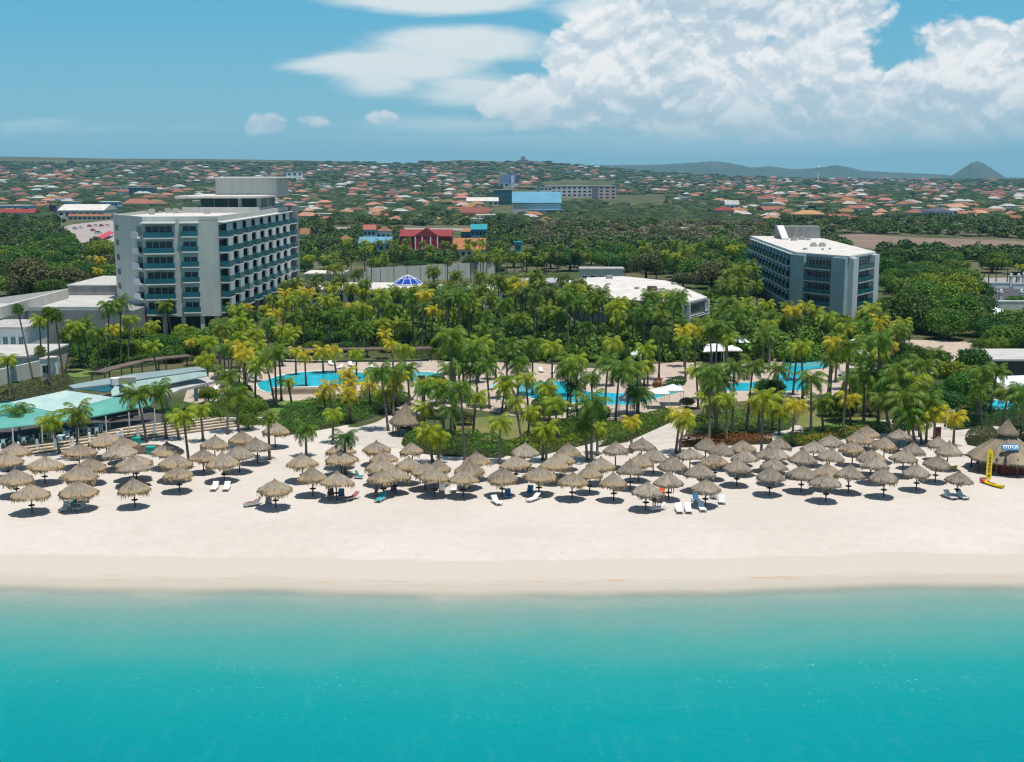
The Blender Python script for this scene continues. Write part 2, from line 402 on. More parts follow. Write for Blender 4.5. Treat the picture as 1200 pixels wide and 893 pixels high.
for nm, dat in (('sand', sandm), ('shore', shorem)):
    a = me.attributes.new(nm, 'FLOAT', 'POINT'); a.data.foreach_set('value', dat)
tag(mobj('ground', me), kind='structure')

# water
wm = bpy.data.materials.new('sea_water'); wm.use_nodes = True; nt = wm.node_tree; N = nt.nodes; L = nt.links; bs = N['Principled BSDF']
geo = N.new('ShaderNodeNewGeometry'); pos = geo.outputs['Position']; off = attr('off')
mp = N.new('ShaderNodeMapping'); mp.inputs['Scale'].default_value = (.5,1.0,1); L.new(pos, mp.inputs[0])
mp2 = N.new('ShaderNodeMapping'); mp2.inputs['Scale'].default_value = (.05,.05,1); L.new(pos, mp2.inputs[0])
big = noise(mp2.outputs[0], 1.0, 6, .6); med = noise(mp.outputs[0], .22, 7, .65); fine = noise(mp.outputs[0], 2.2, 5, .7)
d = M('ADD', off, M('ADD', M('MULTIPLY', M('SUBTRACT', big, .5), 9), M('MULTIPLY', M('SUBTRACT', med, .5), 5)))
cr = N.new('ShaderNodeValToRGB'); L.new(M('DIVIDE', d, 40.0), cr.inputs[0])
el = cr.color_ramp.elements; el[0].position = 0; el[0].color = (.42,.42,.345,1); el[1].position = 1; el[1].color = (0,.21,.235,1)
for p_, c_ in ((.05,(.27,.325,.27)), (.14,(.17,.29,.25)), (.32,(.07,.285,.25)), (.50,(.01,.265,.255)), (.68,(.0,.245,.255))):
    e = el.new(p_); e.color = (*c_,1)
wc = cr.outputs[0]
spk = M('MULTIPLY', ss(noise(pos, 3.2, 4, .75), .60, .68), M('MULTIPLY', ss(noise(mp.outputs[0], .3, 4, .6), .50, .60), M('MULTIPLY', ss(d, 12, 18), M('SUBTRACT', 1.0, ss(d, 22, 32)))))  # mask for sun sparkle painted into the sea colour
wc = mixc(M('MULTIPLY', spk, .55), wc, (.45,.72,.68))
mp3 = N.new('ShaderNodeMapping'); mp3.inputs['Scale'].default_value = (.9,.16,1); L.new(pos, mp3.inputs[0])
wc = mixc(M('MULTIPLY', ss(noise(mp3.outputs[0], 1.0, 6, .7),.5,.75), .10), wc, (.10,.40,.37))
wc = mixc(M('MULTIPLY', ss(fine,.3,.75), .14), wc, (.0,.17,.20))
L.new(wc, bs.inputs['Base Color'])
bs.inputs['Roughness'].default_value = .22; bs.inputs['IOR'].default_value = 1.33; bs.inputs['Specular IOR Level'].default_value = .07
bp = N.new('ShaderNodeBump'); bp.inputs['Distance'].default_value = .09
L.new(M('ADD', M('MULTIPLY', med, 2.0), fine), bp.inputs['Height']); L.new(bp.outputs[0], bs.inputs['Normal'])
L.new(ss(off, -.4, 3.2), bs.inputs['Alpha'])
wy = [-3000,-600,-100,20,60]+list(np.arange(64,113,1.0)); verts = []; offs = []
for y in wy:
    for i in range(161):
        x = (-240+3*i) if y > 0 else (-240+3*i)*(1+abs(y)/150)
        verts.append((x, y, 0.0)); offs.append(shoreY(x)-y)
F = [(j*161+i, j*161+i+1, (j+1)*161+i+1, (j+1)*161+i) for j in range(len(wy)-1) for i in range(160)]
me = npmesh('water', verts, F, wm, smooth=True); a = me.attributes.new('off','FLOAT','POINT'); a.data.foreach_set('value', offs)
tag(mobj('water', me), kind='structure')

def sheet(name, pts, z, m, th=.05, kind='structure', curve=False, **k):
    mb = MB(); w_ = [P(x, y, z) for x, y in pts]
    if curve:    # rounded outline
        o = []; n = len(w_)
        for i in range(n):
            p0, p1, p2, p3 = w_[i-1], w_[i], w_[(i+1)%n], w_[(i+2)%n]
            for t in (0,.25,.5,.75):
                o.append(.5*((2*p1)+(p2-p0)*t+(2*p0-5*p1+4*p2-p3)*t*t+(3*p1-p0-3*p2+p3)*t**3))
        w_ = o
    poly = [(p.x,p.y) for p in w_]
    import mathutils
    a = sum(p[0]*q[1]-q[0]*p[1] for p, q in zip(poly, poly[1:]+poly[:1]))
    if a < 0: poly = poly[::-1]
    tris = mathutils.geometry.tessellate_polygon([[Vector((p[0],p[1],0)) for p in poly]])
    vs_ = [(p[0],p[1],z) for p in poly]; n = len(vs_)
    fs_ = []
    for t in tris:
        A,B,C = (vs_[i] for i in t)
        cr_ = (B[0]-A[0])*(C[1]-A[1])-(B[1]-A[1])*(C[0]-A[0])
        fs_.append(t if cr_ > 0 else t[::-1])
    vs_ += [(p[0],p[1],z-th) for p in poly]
    fs_ += [(i, n+i, n+(i+1)%n, (i+1)%n) for i in range(n)]
    mb.add(vs_, fs_)
    o = mb.build(name, m)
    tag(o, kind=kind, **k) if kind else tag(o, **k)
    return o, poly
paving = mat('deck_paving', (.50,.40,.32), .9, col2=(.42,.335,.265), scale=.6, detail=8)
pathm = mat('path_paving', (.55,.49,.42), .9, col2=(.46,.41,.36), scale=.7, detail=8)
lawnm = mat('dry_lawn', (.21,.18,.07), .95, col2=(.12,.15,.035), scale=.28, detail=8, bump=.05, bscale=6)
lawng = mat('green_lawn', (.10,.19,.03), .95, col2=(.16,.19,.05), scale=.3, detail=8, bump=.05, bscale=6)
poolm = mat('pool_water', (.0,.42,.55), .08, col2=(.02,.50,.62), scale=.25, spec=.5, bump=.02, bscale=1.5)
poolp = mat('pool_shallow', (.18,.50,.52), .08, col2=(.10,.48,.52), scale=.25, spec=.5, bump=.02, bscale=1.5)
coping = mat('pool_coping', (.66,.60,.52), .8, var=.1, scale=1)
sheet('pool_deck', [(215,470),(225,440),(330,421),(420,423),(540,420),(620,425),(700,432),(800,424),(870,424),(960,402),(1040,402),(1066,398),(1140,400),(1152,415),(1120,432),(1060,445),(1040,462),(980,474),(930,466),(840,472),(800,480),(740,488),(690,492),(600,487),(560,480),(520,476),(505,482),(470,500),(430,512),(392,520),(405,505),(440,495),(470,480),(440,468),(310,470),(260,480)], 2.02, paving)
sheet('path', [(395,518),(410,503),(445,494),(470,478),(500,480),(498,500),(470,512),(520,524),(560,530),(545,536),(480,526),(430,522)], 2.035, pathm)
sheet('path', [(690,514),(745,500),(783,488),(786,478),(800,476),(806,500),(800,516),(760,522),(700,522)], 2.035, pathm)
sheet('path', [(880,508),(905,500),(940,498),(1005,494),(1060,491),(1060,498),(1000,503),(935,507),(900,514)], 2.035, pathm)
sheet('path', [(1060,491),(1105,496),(1150,496),(1240,499),(1240,507),(1150,510),(1090,512),(1060,504)], 2.039, pathm)
sheet('lawn', [(528,510),(540,494),(575,488),(640,491),(663,500),(655,518),(620,524),(580,516),(545,520)], 2.045, lawnm, curve=True)
sheet('lawn', [(935,492),(960,476),(1010,470),(1030,480),(1020,494),(985,499),(945,501)], 2.045, lawnm, curve=True)
sheet('lawn', [(940,500),(960,496),(1030,491),(1035,496),(985,503),(945,506)], 2.05, lawng)
sheet('lawn', [(78,437),(100,428),(150,422),(170,428),(120,438),(90,442)], 2.045, lawng, curve=True)
sheet('lawn', [(300,492),(330,470),(420,466),(470,468),(458,478),(420,488),(370,500),(320,505)], 2.045, lawng)
sheet('lawn', [(1110,484),(1240,484),(1240,500),(1110,497)], 2.045, lawng)
# pools: each a basin with coping
def pool(label, pts, deep, shallow=None):
    c = P(sum(p[0] for p in pts)/len(pts), sum(p[1] for p in pts)/len(pts), 2.0)
    t = empty('swimming_pool', c, label, 'swimming pool', 'pools of the resort')
    cx = sum(p[0] for p in pts)/len(pts); cy_ = sum(p[1] for p in pts)/len(pts)
    o, _ = sheet('coping', [(x+(1.6 if x > cx else -1.6), y+(.9 if y > cy_ else -.9)) for x, y in pts], 2.10, coping, .1, None)
    o2, _ = sheet('pool_water', pts, 2.13, deep, .02, None)
    for q in (o, o2): q.parent = t; q.location = -c
    if shallow:
        o3, _ = sheet('shallow_water', shallow, 2.15, poolp, .01, None); o3.parent = t; o3.location = -c
pool('turquoise pool behind the palms, left of the thatched round hut', [(301,449),(325,441),(348,436.5),(383,434),(429,437),(488,435),(520,437.5),(516,443),(490,446),(450,446.5),(410,449),(372,452.6),(337,458),(312,459),(304,455)], poolm, [(440,438.5),(488,436),(518,438.5),(514,442.5),(490,445),(450,445.5),(440,443)])
pool('large winding turquoise pool behind the umbrellas in mid picture', [(605,449),(646,446.5),(670,447),(681,458),(724,461),(761,458),(796,451),(797,458),(761,469),(740,474),(707,474),(654,470),(626,467),(608,461)], poolm, [(606,449.6),(645,447.3),(655,450),(640,458),(622,463),(609,460)])
pool('bright turquoise pool with a straight left arm, right of centre', [(842.5,450),(880,448),(905,447),(915,436),(919,420),(947,418),(967,413),(982,415),(984,423),(967,431),(944,433),(948,440),(946,457),(908,458.5),(847,457.5)], poolm, [(922,422),(946,420),(967,415),(981,417),(982,422),(967,429),(940,430),(925,428)])
pool('small turquoise pool at the far right behind the hedge', [(1152,471),(1162,468),(1190,472),(1196,480),(1165,479)], poolm)
# town ground features
brownf = mat('brown_field', (.26,.17,.125), .95, col2=(.17,.13,.09), scale=.06, detail=10)
asph = mat('asphalt', (.085,.08,.085), .9, var=.2, scale=.3)
roadm = mat('pale_road', (.36,.32,.28), .9, var=.2, scale=.1)
sheet('field', [(962,279),(1000,273.5),(1060,278),(1100,279),(1290,287),(1290,298),(1120,295),(1030,292),(985,288)], 2.03, brownf)
sheet('field', [(800,268),(870,271),(880,276),(830,279),(790,274)], 2.03, brownf)
for pts in ([(380,266),(565,268),(565,270.2),(380,268.6)], [(790,266),(890,268.5),(890,270),(790,267.5)], [(1010,264.5),(1240,268),(1240,270),(1010,266.2)], [(1085,325),(1290,326),(1290,333),(1085,331)]):
    sheet('road', pts, 2.03, roadm)
sheet('road', [(60,286),(60,270),(85,263),(128,258),(150,262),(150,280),(118,288),(95,292)], 2.03, mat('car_park_surface', (.40,.34,.31), .9, var=.2, scale=.1))
sheet('road', [(592,307),(592,296),(632,295),(645,308)], 2.03, mat('car_park_surface', (.40,.34,.31)))
sheet('road', [(1138,352),(1143,335),(1290,333),(1290,356)], 2.03, asph)
# far hills
hillm = mat('far_hill', (.05,.085,.06), .95, col2=(.08,.10,.07), scale=.004, detail=8)
def ridge(name, prof, dist, depth=1500):
    V = []; n = len(prof)*8; rows = 9
    x0, x1 = prof[0][0], prof[-1][0]
    for j in range(rows):
        t = j/(rows-1); y = dist-depth/2+depth*t; hgt = math.sin(math.pi*min(1, max(0, t)))**.8
        for i in range(n+1):
            px = x0+(x1-x0)*i/n; top = 38+(203-interp(px, prof))*dist/FPX
            nz = 1+.06*math.sin(px*.31+j)+.05*math.sin(px*.77+2*j)
            V.append(((px-600)/FPX*y, y, -6+(top+6)*hgt*(nz if 0 < j < rows-1 and j != 4 else 1)))
    F = [(j*(n+1)+i, j*(n+1)+i+1, (j+1)*(n+1)+i+1, (j+1)*(n+1)+i) for j in range(rows-1) for i in range(n)]
    tag(mobj(name, npmesh(name, V, F, hillm, smooth=True)), kind='structure')
ridge('hills', [(660,206),(690,194),(740,193.5),(775,193),(800,191.5),(835,189.5),(850,191),(877,196.5),(897,195),(925,198.5),(945,197.5),(960,196),(975,193.5),(988,196),(1005,200),(1040,202),(1100,204.5),(1130,209),(1150,212)], 8600)
ridge('hill', [(1098,212),(1108,206),(1120,198),(1130,191.5),(1137,189.3),(1145,192),(1155,198.5),(1165,204.5),(1178,212)], 7200, 700)
# ---------------------------------------------------------------- palms
def palm_crown(seed, L0=2.7, nf=24, droop=1.0, wind=.35, fan=False):
    r = random.Random(seed); V = []; F = []
    def quad(a, b, c, d):
        n = len(V); V.extend((a,b,c,d)); F.append((n,n+1,n+2,n+3))
    for k in range(nf):
        az = 2*math.pi*(k*.382+r.uniform(-.06,.06)); t_ = k/nf
        el = R(78)-R(105)*t_**.9+R(r.uniform(-8,8)); ln = L0*r.uniform(.85,1.1)*(1-.12*t_)
        hd = Vector((math.cos(az), math.sin(az), 0)); p = Vector((0,0,0)); segs = 9; pts = [p.copy()]; ang = el
        for i in range(segs):
            d = (hd*math.cos(ang)+Vector((0,0,1))*math.sin(ang)); d = (d+Vector((-wind*.35*(i/segs),0,0))).normalized()
            p = p+d*ln/segs; pts.append(p.copy()); ang -= R(13)*droop*(.5+i/segs)*r.uniform(.85,1.15)
            if ang < R(-82): ang = R(-82)
        # rachis
        for i in range(segs):
            a, b = pts[i], pts[i+1]; up = Vector((0,0,.035*(1-i/segs)+.01)); quad(a-up, b-up, b+up, a+up)
        for i in range(21):
            s = .12+.88*i/20; f = s*segs; j = min(segs-1, int(f)); a = pts[j].lerp(pts[j+1], f-j); dr = (pts[j+1]-pts[j]).normalized()
            side = dr.cross(Vector((0,0,1)))
            if side.length < .1: side = Vector((-hd.y, hd.x, 0))
            side.normalize(); nrm = side.cross(dr)
            ll = (.95*math.sin(math.pi*(.18+.75*s))**.7*.36*L0)*r.uniform(.85,1.1)
            for sg in (-1,1):
                d2 = (side*sg*.82+dr*.55-nrm*.12+Vector((0,0,-.18-.42*r.random()))).normalized()
                wv = dr*(.048*L0/2.7)
                m_ = a+d2*ll*.55; e = a+d2*ll+Vector((0,0,-.22*ll))
                n = len(V); V.extend((a-wv*.6, a+wv*.6, m_+wv, m_-wv, e)); F.append((n,n+1,n+2,n+3)); F.append((n+3,n+2,n+4,n+4))
    return V, F
def fan_crown(seed, rad=1.5, nf=34):
    r = random.Random(seed); V = []; F = []
    for k in range(nf):
        az = 2*math.pi*k*.382; el = R(80)-R(140)*(k/nf); c = Vector((math.cos(az)*math.cos(el), math.sin(az)*math.cos(el), math.sin(el)))
        hub = c*rad*.55*r.uniform(.85,1.1); side = c.cross(Vector((0,0,1)))
        side = side.normalized() if side.length > .05 else Vector((1,0,0)); upv = side.cross(c)
        n = len(V); V.extend((Vector((0,0,0)), hub+side*.02, hub-side*.02, Vector((0,0,.02)))); F.append((n,n+1,n+2,n+3))
        for i in range(13):
            a = R(-115+230*i/12); d = (c*math.cos(a)+side*math.sin(a)+upv*r.uniform(-.1,.2)).normalized(); ln = rad*.62*(1-.25*abs(i-6)/6)*r.uniform(.85,1.1)
            wv = c.cross(d); wv = (wv.normalized() if wv.length > .01 else side)*.05
            n = len(V); V.extend((hub-wv*.5, hub+wv*.5, hub+d*ln*.6+wv*1.4, hub+d*ln*.6-wv*1.4, hub+d*ln+Vector((0,0,-.25*ln)))); F.append((n,n+1,n+2,n+3)); F.append((n+3,n+2,n+4,n+4))
    return V, F
def tri_mesh(name, V, F, m):
    mb = MB(); mb.v = [tuple(v) for v in V]; mb.f = [tuple(dict.fromkeys(f)) for f in F]; mb.m = [0]*len(mb.f)
    return mb.mesh(name, m)
CROWN = {'green': [], 'lime': [], 'yellow': [], 'deep': []}
for cl, m_, n_ in (('green',palm_g,4),('lime',palm_l,4),('yellow',palm_y,2),('deep',palm_d,3)):
    for k in range(n_):
        V_, F_ = palm_crown(k*17+len(cl)*5, 2.85, 19 if cl != 'yellow' else 16, 1.0+.15*(k%3))
        CROWN[cl].append(tri_mesh('crown', V_, F_, m_))
FANC = [tri_mesh('crown', *fan_crown(k), palm_g) for k in range(2)]
DRY = []
for k in range(2):     # hanging dead fronds and fruit stalks under the crown
    V_, F_ = palm_crown(90+k, 1.9, 7, 1.8, .1)
    V_ = [Vector((v.x*.45, v.y*.45, -abs(v.z)*.8-.1)) for v in V_]
    DRY.append(tri_mesh('dry_fronds', V_, F_, mat('dry_frond', (.30,.21,.10), .8, island=.4, trans=.2)))
TRUNKS = {}
def trunk_mesh(h, lean, bend, rb=.145):
    key = (round(h*2)/2, round(lean[0]*2)/2, round(lean[1]), round(bend,1))
    if key in TRUNKS: return TRUNKS[key]
    h2, lx, ly, be = key; mb = MB(); n = 9; pts = []; rad = []
    for i in range(n+1):
        t = i/n; s = t*t*(1-be)+t*be
        pts.append((lx*s, ly*s, h2*t)); rad.append(rb*(1.35-.55*t) if i else rb*1.9)
    mb.tube(pts, rad, 7)
    me = mb.mesh('trunk', bark, smooth=True); TRUNKS[key] = (me, key); return TRUNKS[key]
PALMS = []
def palm(bx, by, cx, cy, kind=None, zone='grove', size=1.0, fan=False, z=GZ):
    for x0_, y0_, x1_, y1_ in ((452,312,504,338),(792,344,834,376),(690,318,832,343),(132,200,350,330),(935,290,1028,352)):
        if x0_ < cx < x1_ and y0_ < cy < y1_: cy = max(cy, y1_+4)
    if by-cy < 3*S(by): return None
    b = P(bx, by, z); s = (pxof(b.x, b.y, z+1)[1]-by)*-1
    h = max(2.2, (by-cy)/s); lx = (cx-bx)/s
    if h > 16: h = 16
    if kind is None: kind = random.choices(['green','lime','yellow','deep'], [.45,.30,.10,.15])[0]
    (tm, key) = trunk_mesh(h, (lx, random.uniform(-1.2,1.2)), random.choice((.3,.7,1.0)))
    o = empty('palm_tree', b, None, 'palm tree', 'palm trees of the resort')
    mobj('trunk', tm, o)
    me = random.choice(FANC if fan else CROWN[kind])
    c = mobj('crown', me, o, (key[1], key[2], key[0])); sz = size*(.78+.22*random.random()); c.scale = (sz, sz, sz*random.uniform(.9,1.1)); c.rotation_euler = (0, 0, random.choice((0,.5,-.5,.25,-.3,2.9,3.4)))
    if not fan and random.random() < .35 and kind != 'deep':
        d = mobj('dry_fronds', random.choice(DRY), o, (key[1], key[2], key[0]-.1))
    look = 'round-crowned fan palm' if fan else {'green':'green coconut palm','lime':'lime-green coconut palm','yellow':'yellowing coconut palm','deep':'dark green coconut palm'}[kind]
    PALMS.append((o, look, zone)); return o
B = 'beach'; LP = 'left pool'; CP = 'mid pool'; RP = 'right pool'
for a in [ # base x,y, crown x,y, kind, zone, size
 (24,522,23,484,'green',B,1.05),(91,540,91,484,'green',B,1.2),(70,531,67,490,'lime',B,.85),(172,518,163,464,'green',B,1.15),(195,514,190,455,'green',B,1.1),(222,549,219,487,'lime',B,1.0),(210,515,205,487,'green',B,.9),
 (238,516,237,480,'lime',B,.9),(267,509,265,443,'green',B,1.15),(282,525,278,464,'green',B,1.15),(316,539,316,491,'green',B,.8),(359,535,358,503,'green',B,.9),(390,521,389,488,'lime',B,.9),(405,556,403,512,'deep',B,.95),
 (324,478,323,416,'green',LP,1.1),(322,474,311,424,'lime',LP,1.05),(342,476,340,447,'lime',LP,.8),(330,470,330,410,'green',LP,1.0),(389,490,385,457,'yellow',LP,.95),(383,486,380,462,'yellow',LP,.8),(407,480,409,449,'yellow',LP,.8),(455,505,447,436,'green',LP,1.2),(461,488,461,440,'green',LP,1.1),(449,482,470,442,'yellow',LP,.8),
 (418,444,418,415,'lime',LP,.85),(475,446,475,411,'lime',LP,.95),(461,432,459,405,'yellow',LP,.8),(394,437,390,411,'yellow',LP,.9),(379,437,378,413,'yellow',LP,.9),(359,453,358,416,'yellow',LP,.85),(347,440,346,412,'yellow',LP,.8),(299,470,300,435,'lime',LP,.9),(290,455,288,416,'yellow',LP,.9),(280,450,282,412,'yellow',LP,.85),(300,448,304,405,'lime',LP,1.0),
 (533,508,527,399,'green',LP,1.25),(545,539,542,459,'green',B,1.2),(520,510,519,459,'green',LP,1.0),(492,494,490,474,'green',LP,.9),(507,541,503,507,'lime',B,.9),(514,541,512,509,'lime',B,.8),(554,512,557,467,'lime',LP,.95),(586,544,586,499,'lime',B,.85),(574,479,572,432,'green',CP,1.15),(594,469,594,405,'green',CP,1.15),(551,470,550,434,'green',CP,1.1),(560,472,556,410,'green',CP,1.1),(540,468,538,420,'green',CP,1.1),
 (624,464,624,403,'green',CP,1.15),(647,469,647,408,'lime',CP,1.15),(607,467,608,427,'green',CP,1.1),(638,494,638,454,'green',CP,1.0),(636,539,636,503,'lime',B,.85),(640,541,641,507,'lime',B,.8),(665,494,665,432,'green',CP,1.15),(612,521,602,475,'lime',B,.85),(721,498,724,435,'green',CP,1.25),(734,488,737,440,'green',CP,1.2),(693,541,693,472,'green',B,1.15),(700,534,698,502,'lime',B,.85),(688,540,683,500,'green',B,.9),
 (740,531,742,495,'yellow',B,.85),(748,485,749,461,'green',CP,1.15),(759,453,759,429,'lime',CP,.85),(773,446,768,430,'lime',CP,.95),(792,531,797,486,'yellow',B,.95),(796,533,800,494,'lime',B,.85),(788,442,790,431,'lime',CP,.9),(831,525,829,440,'green',RP,1.1),(839,510,838,448,'deep',RP,1.15),(851,520,850,469,'lime',RP,.95),(858,510,858,432,'green',RP,1.1),(874,507,877,429,'green',RP,1.15),(892,534,893,467,'lime',RP,1.0),(772,444,772,387,'deep',CP,1.1),
 (923,447,928,408,'green',RP,1.0),(905,504,903,467,'lime',RP,1.0),(913,510,913,483,'lime',RP,.85),(928,521,930,472,'yellow',RP,.95),(950,514,950,448,'green',RP,1.15),(987,513,991,411,'green',RP,1.15),(979,447,978,405,'lime',RP,1.0),(1012,496,1008,435,'green',RP,1.1),(1029,498,1026,398,'green',RP,1.15),(1072,521,1061,467,'green',RP,1.3),(1066,514,1051,450,'green',RP,1.3),(1078,512,1067,445,'lime',RP,1.2),(1056,510,1045,436,'green',RP,1.25),(1066,522,1057,484,'green',RP,1.1),(1080,520,1072,489,'lime',RP,1.1),(1046,506,1034,469,'green',RP,1.2),(1085,520,1083,474,'green',RP,1.2),(1094,522,1093,484,'yellow',B,.9),(1040,500,1038,445,'green',RP,1.2),(1075,505,1078,432,'green',RP,1.2),
 (1117,523,1119,488,'yellow',B,1.0),(1143,496,1145,436,'green',RP,1.1),(1158,489,1162,436,'green',RP,1.0),(1174,510,1178,462,'green',RP,1.1),(1196,515,1196,464,'green',RP,1.1),(1098,441,1098,416,'green',RP,.95),(1186,500,1190,455,'green',RP,1.0),(1150,500,1148,456,'green',RP,1.0),
 (40,450,27,364,'green','left wing',1.0),(58,456,62,368,'green','left wing',1.0),(75,446,72,372,'lime','left wing',1.0),(76,438,88,385,'lime','left wing',1.0),(115,439,117,392,'green','left wing',1.1),(103,431,103,380,'green','left wing',1.1),(58,443,52,410,'yellow','left wing',.95),(12,470,8,424,'lime','left wing',.9),(50,440,50,376,'lime','left wing',.9),(128,432,130,362,'green','left wing',1.1),(142,430,146,356,'green','left wing',1.0),(150,428,152,376,'lime','left wing',1.0),(95,430,95,392,'lime','left wing',1.0),(134,425,135,385,'yellow','left wing',.9),
 (238,392,230,342,'green','hotel front',.95),(262,392,260,349,'green','hotel front',.95),(203,398,198,358,'green','hotel front',.95),(222,404,213,385,'lime','hotel front',.95),(184,402,182,380,'lime','hotel front',.9),(185,440,183,405,'lime','hotel front',1.0),(226,428,225,402,'yellow','hotel front',.8),(243,420,240,395,'lime','hotel front',.9),(275,395,276,362,'green','hotel front',.9),
 (991,372,992,338,'green','white car park',.7),(1019,392,1020,360,'lime','white car park',1.0),(1080,340,1080,328,'green','white car park',1.2),
 (1158,332,1159,301,'green','white car park',.95),(1167,333,1167,306,'green','white car park',.95),(1180,332,1180,307,'green','white car park',.95),(1140,342,1142,320,'green','white car park',.9),(1093,327,1096,301,'green','white car park',.9),(1134,330,1134,310,'green','white car park',.9),(1190,334,1191,312,'lime','white car park',.9)]:
    fan = a[5] in ('left wing',) and a[0] in (40,58,75) or a[5] == 'white car park' and a[0] in (991,1158,1140)
    palm(*a, fan=fan)
def in_px(poly, n, fn, mind=3.0, tries=40):
    x0, x1 = min(p[0] for p in poly), max(p[0] for p in poly); y0, y1 = min(p[1] for p in poly), max(p[1] for p in poly); got = []; k = 0
    while len(got) < n and k < n*tries:
        k += 1; x, y = random.uniform(x0,x1), random.uniform(y0,y1)
        if not inpoly(x, y, poly): continue
        w_ = P(x, y)
        if any((w_.x-q.x)**2+(w_.y-q.y)**2 < mind*mind for q in got): continue
        got.append(w_); fn(x, y)
def rp(zone, hmin, hmax, w=None, size=1.0, fan=0):
    def f(x, y):
        s = S(y); h = random.uniform(hmin, hmax)
        if any(a_ < x < c_ and b_ < y-h*s < d_ for a_, b_, c_, d_ in ((300,434,425,458),(606,444,800,468),(842,416,952,458),(528,486,650,512))) and random.random() < .85: return
        kind = random.choices(['green','lime','yellow','deep'], w or [.45,.27,.10,.18])[0]
        palm(x, y, x+random.uniform(-1.2,1.2)*s*.6, y-h*s, kind, zone, size, fan=random.random() < fan)
    return f
in_px([(480,398),(660,392),(860,398),(860,424),(700,420),(480,418)], 76, rp('grove', 6, 12, [.5,.28,.04,.18], 1.1), 3.6)
in_px([(590,372),(680,378),(720,396),(590,395),(480,392),(430,375),(520,368)], 50, rp('grove', 7, 12, [.5,.2,.02,.28], 1.1), 4.5)
in_px([(270,400),(350,380),(430,395),(480,412),(400,420),(290,418)], 36, rp('grove', 5, 10, [.45,.3,.12,.13], 1.05), 4)
in_px([(330,352),(420,350),(440,392),(350,394)], 24, rp('grove', 6, 10, [.55,.25,.0,.2], 1.1), 5)
in_px([(830,386),(1010,390),(1030,410),(860,422)], 26, rp('grove', 4, 8, [.4,.42,.12,.06], 1.05), 4)
in_px([(840,350),(880,352),(890,384),(850,392)], 16, rp('grove', 8, 12, [.5,.2,.0,.3], 1.1), 4)
in_px([(360,318),(640,316),(640,332),(560,338),(360,338)], 34, rp('town edge', 6, 10, [.5,.3,.0,.2], 1.0), 5)
in_px([(640,318),(860,312),(880,340),(840,346),(700,326)], 20, rp('town edge', 7, 11, [.5,.25,.0,.25], 1.1), 6)
in_px([(230,432),(300,428),(300,470),(240,472)], 10, rp('grove', 6, 9, [.4,.35,.2,.05], 1.0), 3)
in_px([(820,480),(900,478),(930,500),(830,505)], 7, rp('right pool', 3.5, 6, [.3,.4,.3,0], .9), 3)
in_px([(60,330),(130,330),(130,350),(90,345)], 4, rp('left wing', 6, 9, None, 1.0), 5)
in_px([(800,426),(915,424),(915,432),(840,446),(800,444)], 9, rp('right pool', 5, 9, [.5,.35,.1,.05], 1.0), 3)
in_px([(925,462),(1030,452),(1040,470),(960,474),(930,470)], 9, rp('right pool', 5, 9, [.5,.3,.15,.05], 1.0), 3)
in_px([(985,412),(1060,405),(1075,440),(1010,444)], 14, rp('right pool', 5, 9, [.5,.3,.1,.1], 1.0), 3)
in_px([(525,440),(600,430),(600,476),(530,476)], 8, rp('mid pool', 6, 10, [.6,.3,.0,.1], 1.0), 3)
in_px([(670,462),(700,478),(760,488),(690,500),(660,494)], 8, rp('mid pool', 4, 8, [.6,.3,.05,.05], 1.05), 3)
in_px([(300,480),(330,468),(470,462),(470,484),(400,500),(320,508)], 9, rp('left pool', 3.0, 4.5, [.3,.4,.3,0], .95), 2.6)
in_px([(480,470),(700,478),(720,505),(600,530),(520,522),(480,505)], 17, rp('mid pool', 3.5, 6, [.45,.40,.10,.05], 1.0), 3.2)
in_px([(700,430),(840,428),(840,446),(700,456)], 4, rp('mid pool', 5, 9, [.45,.40,.10,.05], 1.0), 3.2)
in_px([(800,462),(1030,470),(1040,500),(900,512),(800,505)], 12, rp('right pool', 3.5, 6, [.4,.42,.15,.03], 1.0), 3.2)
in_px([(240,420),(300,415),(460,420),(460,428),(300,432),(230,440)], 14, rp('left pool', 4, 7, [.35,.40,.25,.0], .95), 3)
in_px([(560,318),(680,312),(700,326),(600,338)], 12, rp('town edge', 6, 9, [.5,.3,.0,.2], 1.0), 5)
in_px([(390,306),(600,306),(600,312),(390,314)], 26, rp('town edge', 6, 9, [.5,.3,.0,.2], 1.0), 5)
PALMS.sort(key=lambda t: t[0].location.y)
FARP = PALMS[300:]; PALMS = PALMS[:300]
VV, FF, MI, base_ = [], [], [], 0
mlist = [bark, palm_g, palm_l, palm_y, palm_d, MATS['dry_frond']]
for o, lk, zn in FARP:
    for ch in list(o.children):
        me_ = ch.data; n_ = len(me_.vertices); co_ = np.empty(n_*3, dtype=np.float32); me_.vertices.foreach_get('co', co_); co_ = co_.reshape(-1,3)
        mw = np.array(Matrix.Translation(o.location) @ Matrix.LocRotScale(ch.location, ch.rotation_euler, ch.scale)); co_ = co_@mw[:3,:3].T+mw[:3,3]
        VV.append(co_); k_ = mlist.index(me_.materials[0])
        for p_ in me_.polygons: FF.append(tuple(v_+base_ for v_ in p_.vertices)); MI.append(k_)
        base_ += n_; bpy.data.objects.remove(ch)
    bpy.data.objects.remove(o)
if FARP:
    me_ = bpy.data.meshes.new('far_palms'); me_.from_pydata(np.concatenate(VV).tolist(), [], FF)
    for m_ in mlist: me_.materials.append(m_)
    me_.polygons.foreach_set('material_index', MI); me_.update()
    tag(mobj('far_palms', me_), 'mass of farther coconut palms behind the nearest ones', 'palm trees', kind='stuff')
